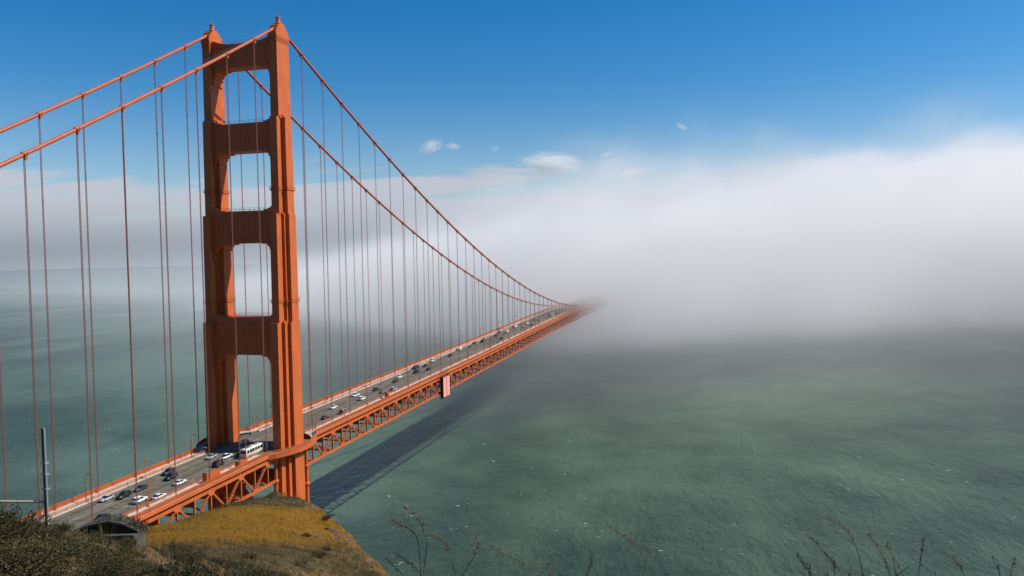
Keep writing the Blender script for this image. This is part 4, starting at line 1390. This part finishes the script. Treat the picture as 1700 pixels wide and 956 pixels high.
# rough grass over the spur and the near slope
gm = MB()
gx, gy = np.array([rng.uniform(92, 166) for _ in range(52000)]), np.array([rng.uniform(-247, -134) for _ in range(52000)])
hh = TER.h(gx, gy)
h1 = TER.h(gx + 1, gy)
h2 = TER.h(gx, gy + 1)
for x, y, h, a, b in zip(gx, gy, hh, h1, h2):
    dd = math.hypot(x - 168.8, y + 249.2)
    sl = math.hypot(a - h, b - h)
    pr = ((x - 115.5) / 15) ** 2 + ((y + 177) / 30) ** 2
    if h < 88 or dd < 5 or sl > 0.95 or (pr < 0.75 and rng.random() < .72):
        continue
    if mnoise.noise(Vector((x, y, 0)) * .25) < -0.15 and rng.random() < .7:
        continue
    z = ground_detail(x, y, h, sl) - .03
    tuft = 1 if dd > 30 else 2
    for k in range(tuft):
        L_ = rng.uniform(.14, .40) * (1 + dd / 160)
        ang = rng.uniform(0, 6.28)
        lean = rng.uniform(.1, .5) * L_
        ww = (.010 + dd * .00022)
        ox, oy = rng.gauss(0, .08), rng.gauss(0, .08)
        p = (x + ox, y + oy, z)
        gm.add([(p[0] - math.sin(ang) * ww, p[1] + math.cos(ang) * ww, z), (p[0] + math.sin(ang) * ww, p[1] - math.cos(ang) * ww, z),
                (p[0] + math.cos(ang) * lean, p[1] + math.sin(ang) * lean, z + L_)], [(0, 1, 2)])
gme = bpy.data.meshes.new('dry_grass')
gme.from_pydata(gm.v, [], gm.f)
gme.materials.append(DRYG)
tag(link('dry_grass', gme), 'dry straw coloured grass covering the headland', 'grass', kind='stuff')

ST = {
 'a': [(167.456, -246.081, 140.326), (167.451, -246.079, 140.392), (167.434, -246.082, 140.444), (167.384, -246.095, 140.477), (167.344, -246.105, 140.496)],
 'b': [(167.478, -246.074, 140.326), (167.484, -246.069, 140.404), (167.469, -246.071, 140.47), (167.44, -246.077, 140.515), (167.395, -246.088, 140.557)],
 'c': [(167.594, -246.043, 140.297), (167.579, -246.044, 140.355), (167.555, -246.049, 140.403), (167.527, -246.056, 140.432)],
 'd': [(167.652, -246.027, 140.283), (167.68, -246.017, 140.335), (167.695, -246.01, 140.387), (167.686, -246.011, 140.431)],
 'e': [(167.954, -245.943, 140.249), (167.891, -245.958, 140.302), (167.816, -245.978, 140.345), (167.756, -245.993, 140.386)],
 'f': [(168.404, -245.815, 140.255), (168.384, -245.817, 140.334), (168.345, -245.827, 140.387), (168.289, -245.84, 140.43), (168.239, -245.853, 140.462)],
 'g': [(167.382, -246.104, 140.262), (167.35, -246.112, 140.302), (167.318, -246.119, 140.334)],
 'h': [(167.463, -246.081, 140.258), (167.413, -246.093, 140.314), (167.358, -246.107, 140.352)],
 'i': [(168.001, -245.93, 140.237), (167.994, -245.93, 140.295)],
 'j': [(168.152, -245.887, 140.239), (168.173, -245.878, 140.31)],
 'r1': [(169.305, -245.561, 140.238), (169.275, -245.564, 140.356), (169.226, -245.575, 140.435), (169.15, -245.595, 140.481)],
 'r2': [(169.214, -245.587, 140.239), (169.149, -245.601, 140.324), (169.094, -245.614, 140.385)],
 'r3': [(169.42, -245.529, 140.222), (169.388, -245.534, 140.309), (169.333, -245.546, 140.399)],
 'r4': [(169.476, -245.513, 140.219), (169.431, -245.522, 140.308), (169.406, -245.527, 140.358)],
 'r5': [(169.539, -245.496, 140.22), (169.552, -245.487, 140.324), (169.56, -245.483, 140.374)],
 'r6': [(169.098, -245.62, 140.221), (169.061, -245.629, 140.274), (169.036, -245.634, 140.316)],
 'r7': [(169.732, -245.441, 140.214), (169.702, -245.447, 140.269), (169.647, -245.461, 140.315)],
 'r8': [(169.923, -245.387, 140.21), (169.939, -245.38, 140.283)]}
STL = {'a': 'dry grass stalk bent to the left, leftmost tall one at the bottom edge', 'b': 'tallest dry grass stalk at the bottom edge left of centre',
       'c': 'dry stalk leaning left, third from the left at the bottom edge', 'd': 'dry stalk curving right near the bottom centre', 'e': 'low dry stalk slanting far to the left at the bottom centre',
       'f': 'long arching dry stalk at the bottom edge right of centre', 'g': 'short dry stalk beside the cliff foot at the bottom edge', 'h': 'slanting dry stalk among the leftmost tall stalks',
       'i': 'tiny stalk tip poking up at the bottom centre', 'j': 'short straight twig tip at the bottom edge right of centre', 'r1': 'tallest arching dry stalk in the lower right',
       'r2': 'slanting dry stalk at the left end of the lower right twigs', 'r3': 'dry stalk leaning left beside the upright twig in the lower right', 'r4': 'thin dry stalk just left of the upright twig in the lower right',
       'r5': 'upright dark twig in the lower right', 'r6': 'short dry stalk leftmost in the lower right', 'r7': 'dry stalk slanting left near the lower right corner', 'r8': 'short upright stalk at the lower right corner'}


def bez(pts, n=5):
    pts = [Vector(p) for p in pts]
    out = []
    P = [pts[0]] + pts + [pts[-1]]
    for i in range(1, len(P) - 2):
        for k in range(n):
            t_ = k / n
            a, b, c, d = P[i - 1], P[i], P[i + 1], P[i + 2]
            out.append(0.5 * ((2 * b) + (c - a) * t_ + (2 * a - 5 * b + 4 * c - d) * t_ ** 2 + (3 * b - a - 3 * c + d) * t_ ** 3))
    out.append(pts[-1])
    return out


for k, pts in ST.items():
    gx_, gy_ = pts[0][0] + .02, pts[0][1] + .02
    g0 = terrain_z(gx_, gy_)
    base = Vector((gx_, gy_, g0 - .03))
    p0, p1 = Vector(pts[0]), Vector(pts[1])
    lowp = p0 - (p1 - p0).normalized() * .07 - Vector((0, 0, .03))
    full = bez([(gx_, gy_, g0 - .03), lowp.lerp(base, .5), lowp] + pts)
    loc = [p - base for p in full]
    n = len(loc)
    o = empty('dry_stalk', base)
    tag(o, STL[k], 'stalk', 'dry stalks at the cliff edge')
    MB().tube(loc, [0.0028 - 0.0018 * i / (n - 1) for i in range(n)], 5, (1, 0, 0)).build('stem', STALK, o)
    hd = MB()
    i0 = int(n * .68)
    for i in range(i0, n):
        for q in range(5):
            c = loc[i] + Vector((rng.gauss(0, .003), rng.gauss(0, .003), rng.gauss(0, .004)))
            d = (loc[min(i + 1, n - 1)] - loc[i - 1]).normalized() + Vector((rng.gauss(0, .5), rng.gauss(0, .5), rng.gauss(0, .4)))
            d.normalize()
            s = d.cross(Vector((rng.gauss(0, 1), rng.gauss(0, 1), rng.gauss(0, 1)))).normalized() * .0022
            l = rng.uniform(.008, .018)
            hd.add([c, c + d * l * .5 + s, c + d * l, c + d * l * .5 - s], [(0, 1, 2, 3)])
    hd.build('seed_head', STALK, o)
# twiggy shrubs whose tips show along the lower edge
for (x, y, h, nt, lab) in [(169.25, -245.55, .80, 26, 'bare twiggy shrub at the lower edge under the tallest arching stalk'), (169.62, -245.45, .80, 30, 'bare twiggy shrub at the lower edge around the upright twig'),
                           (170.0, -245.35, .82, 26, 'bare twiggy shrub in the lower right corner'), (167.42, -246.05, .70, 14, 'thin tuft of twigs at the lower edge beside the cliff foot'),
                           (168.1, -245.85, .66, 12, 'thin tuft of twigs at the lower edge in the middle')]:
    z = terrain_z(x, y)
    top = 140.205 - z
    o = empty('twiggy_shrub', (x, y, z - .03))
    tag(o, lab, 'shrub', 'twiggy shrubs at the cliff edge')
    tw, lf = MB(), MB()
    for i in range(nt):
        a = rng.uniform(0, 6.28)
        sp = rng.uniform(.02, .22)
        tipz = top * rng.uniform(.85, 1.06)
        p2 = Vector((math.cos(a) * sp, math.sin(a) * sp, tipz))
        mid_ = Vector((p2.x * .5 + rng.gauss(0, .02), p2.y * .5 + rng.gauss(0, .02), tipz * .6))
        tw.tube([(0, 0, 0), mid_, p2], [.006, .004, .0014], 5)
        for q in range(3):
            f = rng.uniform(.5, .95)
            b0 = mid_.lerp(p2, f)
            b1 = b0 + Vector((rng.gauss(0, .03), rng.gauss(0, .03), rng.uniform(.02, .06)))
            tw.tube([b0, b1], [.0022, .001], 4)
            for e in range(4):
                c = b0.lerp(b1, rng.random())
                d = Vector((rng.gauss(0, 1), rng.gauss(0, 1), rng.gauss(.6, 1))).normalized()
                s = d.cross(Vector((0.3, 1, .2))).normalized() * .003
                lf.add([c, c + d * .008 + s, c + d * .018, c + d * .008 - s], [(0, 1, 2, 3)])
    tw.build('twig', TWIG, o)
    lo_ = lf.build('leaf', LEAF, o)
    lo_['kind'] = 'stuff'

# ------------------------------------------------------------------ fence at the viewpoint
gz = terrain_z(151.05, -232.67)
o = empty('wire_fence', (151.05, -232.67, gz))
tag(o, 'tall grey steel fence post with a wire fence running off to the left', 'fence')
top = 137.31 - gz
MB().box((-.048, -.04, -.4), (.0, .04, top)).build('post', material('weathered_post', (0.10, 0.085, 0.07), .8, .3, 3), o)
MB().tube([(.035, -.02, -.4), (.035, -.02, top - .02)], .028, 8).build('pipe', M['steel'], o)
cl_ = MB()
for z in (1.0, 1.3, .6):
    cl_.box((-.08, -.065, z - .02), (.08, .06, z + .02))
cl_.build('clamp', M['steel'], o)
rz = 135.31 - gz
MB().tube([(-.03, 0, rz), (-1.39, -.86, rz + .19), (-3.4, -2.1, rz + .42)], .028, 8).build('rail', material('rail_lashing', (0.42, 0.33, 0.22), .8, .35, 40), o)
wr = MB()
A_, B_ = Vector((-.05, -.03, rz)), Vector((-2.9, -1.8, rz + .36))
for i in range(-14, 44):
    for s in (-1, 1):
        f0 = i / 44
        f1 = f0 + s * .30
        lo, hi_ = (f0, f1)
        t0, t1 = 0.0, 1.0
        pa = A_.lerp(B_, f0)
        pb = A_.lerp(B_, f1) + Vector((0, 0, -1.0))
        # clip to the bay
        if f0 < 0 or f1 < 0:
            m0 = max(0, (0 - f0) / (f1 - f0)) if f0 < 0 else 0
            m1 = min(1, (0 - f0) / (f1 - f0)) if f1 < 0 else 1
            if f0 < 0 and f1 < 0:
                continue
            pa, pb = pa.lerp(pb, m0), pa.lerp(pb, m1)
        wr.tube([pa, pb], .0028, 4, (0, 1, .2))
wo = wr.build('wire_mesh', M['steel'], o)
wo['kind'] = 'stuff'
MB().tube([(-.32, .14, 134.93 - gz), (-.45, .10, 134.70 - gz), (-.62, .06, 134.40 - gz)], .02, 6).build('white_strap', PAINT['white'], o)
g2 = terrain_z(151.6, -232.2)
tag(MB().tube([(151.42, -232.5, g2 - .3), (151.42, -232.5, 134.72)], .035, 7).build('stake', TWIG), 'short brown wooden stake right of the tall fence post', 'stake')

# ------------------------------------------------------------------ old concrete shelter on the slope
bx, by = 130.4, -209.2
ang = math.atan2(1.03, 3.66)
o = empty('concrete_shelter', (bx, by, 123.0), ang)
tag(o, 'small weathered concrete shelter half buried in the slope under a grassy roof', 'shelter')
CON = material('weathered_concrete', (0.085, 0.075, 0.062), .95, .4, 1.2, bump=.5, bscale=5, streak=.4)
MB().prism([(-3.0, -2.2), (1.85, -2.2), (1.85, 1.50), (-1.0, 1.48), (-3.0, 1.20)], -.12, .2, 1).build('wall', CON, o)
MB().box((1.55, .2, -2.2), (1.84, 1.5, 1.46)).build('side_wall', CON, o)
MB().prism([(-2.4, -1.0), (1.8, -1.0), (1.8, 1.48), (.9, 1.92), (.0, 2.08), (-1.4, 1.82), (-2.4, 1.42)], 1.25, 1.45, 1).build('earth_bank', material('ochre_earth', (0.20, 0.12, 0.035), .95, .4, 2.5, bump=.6, bscale=6), o)
for x in (-.6, .35):
    MB().box((x - .05, .5, 1.2), (x + .05, .6, 2.05)).build('roof_post', CON, o)
rf = MB().prism([(x_, z_ - .50) for x_, z_ in [(-2.4, 1.95), (-1.4, 2.36), (.0, 2.62), (.9, 2.46), (1.9, 2.0), (1.9, 2.10), (.9, 2.60), (.0, 2.76), (-1.4, 2.50), (-2.4, 2.10)]], .35, 1.5, 1).build('roof', CON, o)
sod = MB()
for i in range(900):
    x, y = rng.uniform(-2.4, 2.3), rng.uniform(.35, 1.7)
    z = 2.18 - .16 * (x - .1) ** 2
    a = rng.uniform(0, 6.28)
    L_ = rng.uniform(.08, .26)
    ln_ = rng.uniform(.2, .9) * L_
    sod.add([(x - math.sin(a) * .025, y + math.cos(a) * .025, z - .06), (x + math.sin(a) * .025, y - math.cos(a) * .025, z - .06), (x + math.cos(a) * ln_, y + math.sin(a) * ln_, z + L_)], [(0, 1, 2)])
so = sod.build('sod', LEAF, rf)
so['kind'] = 'stuff'
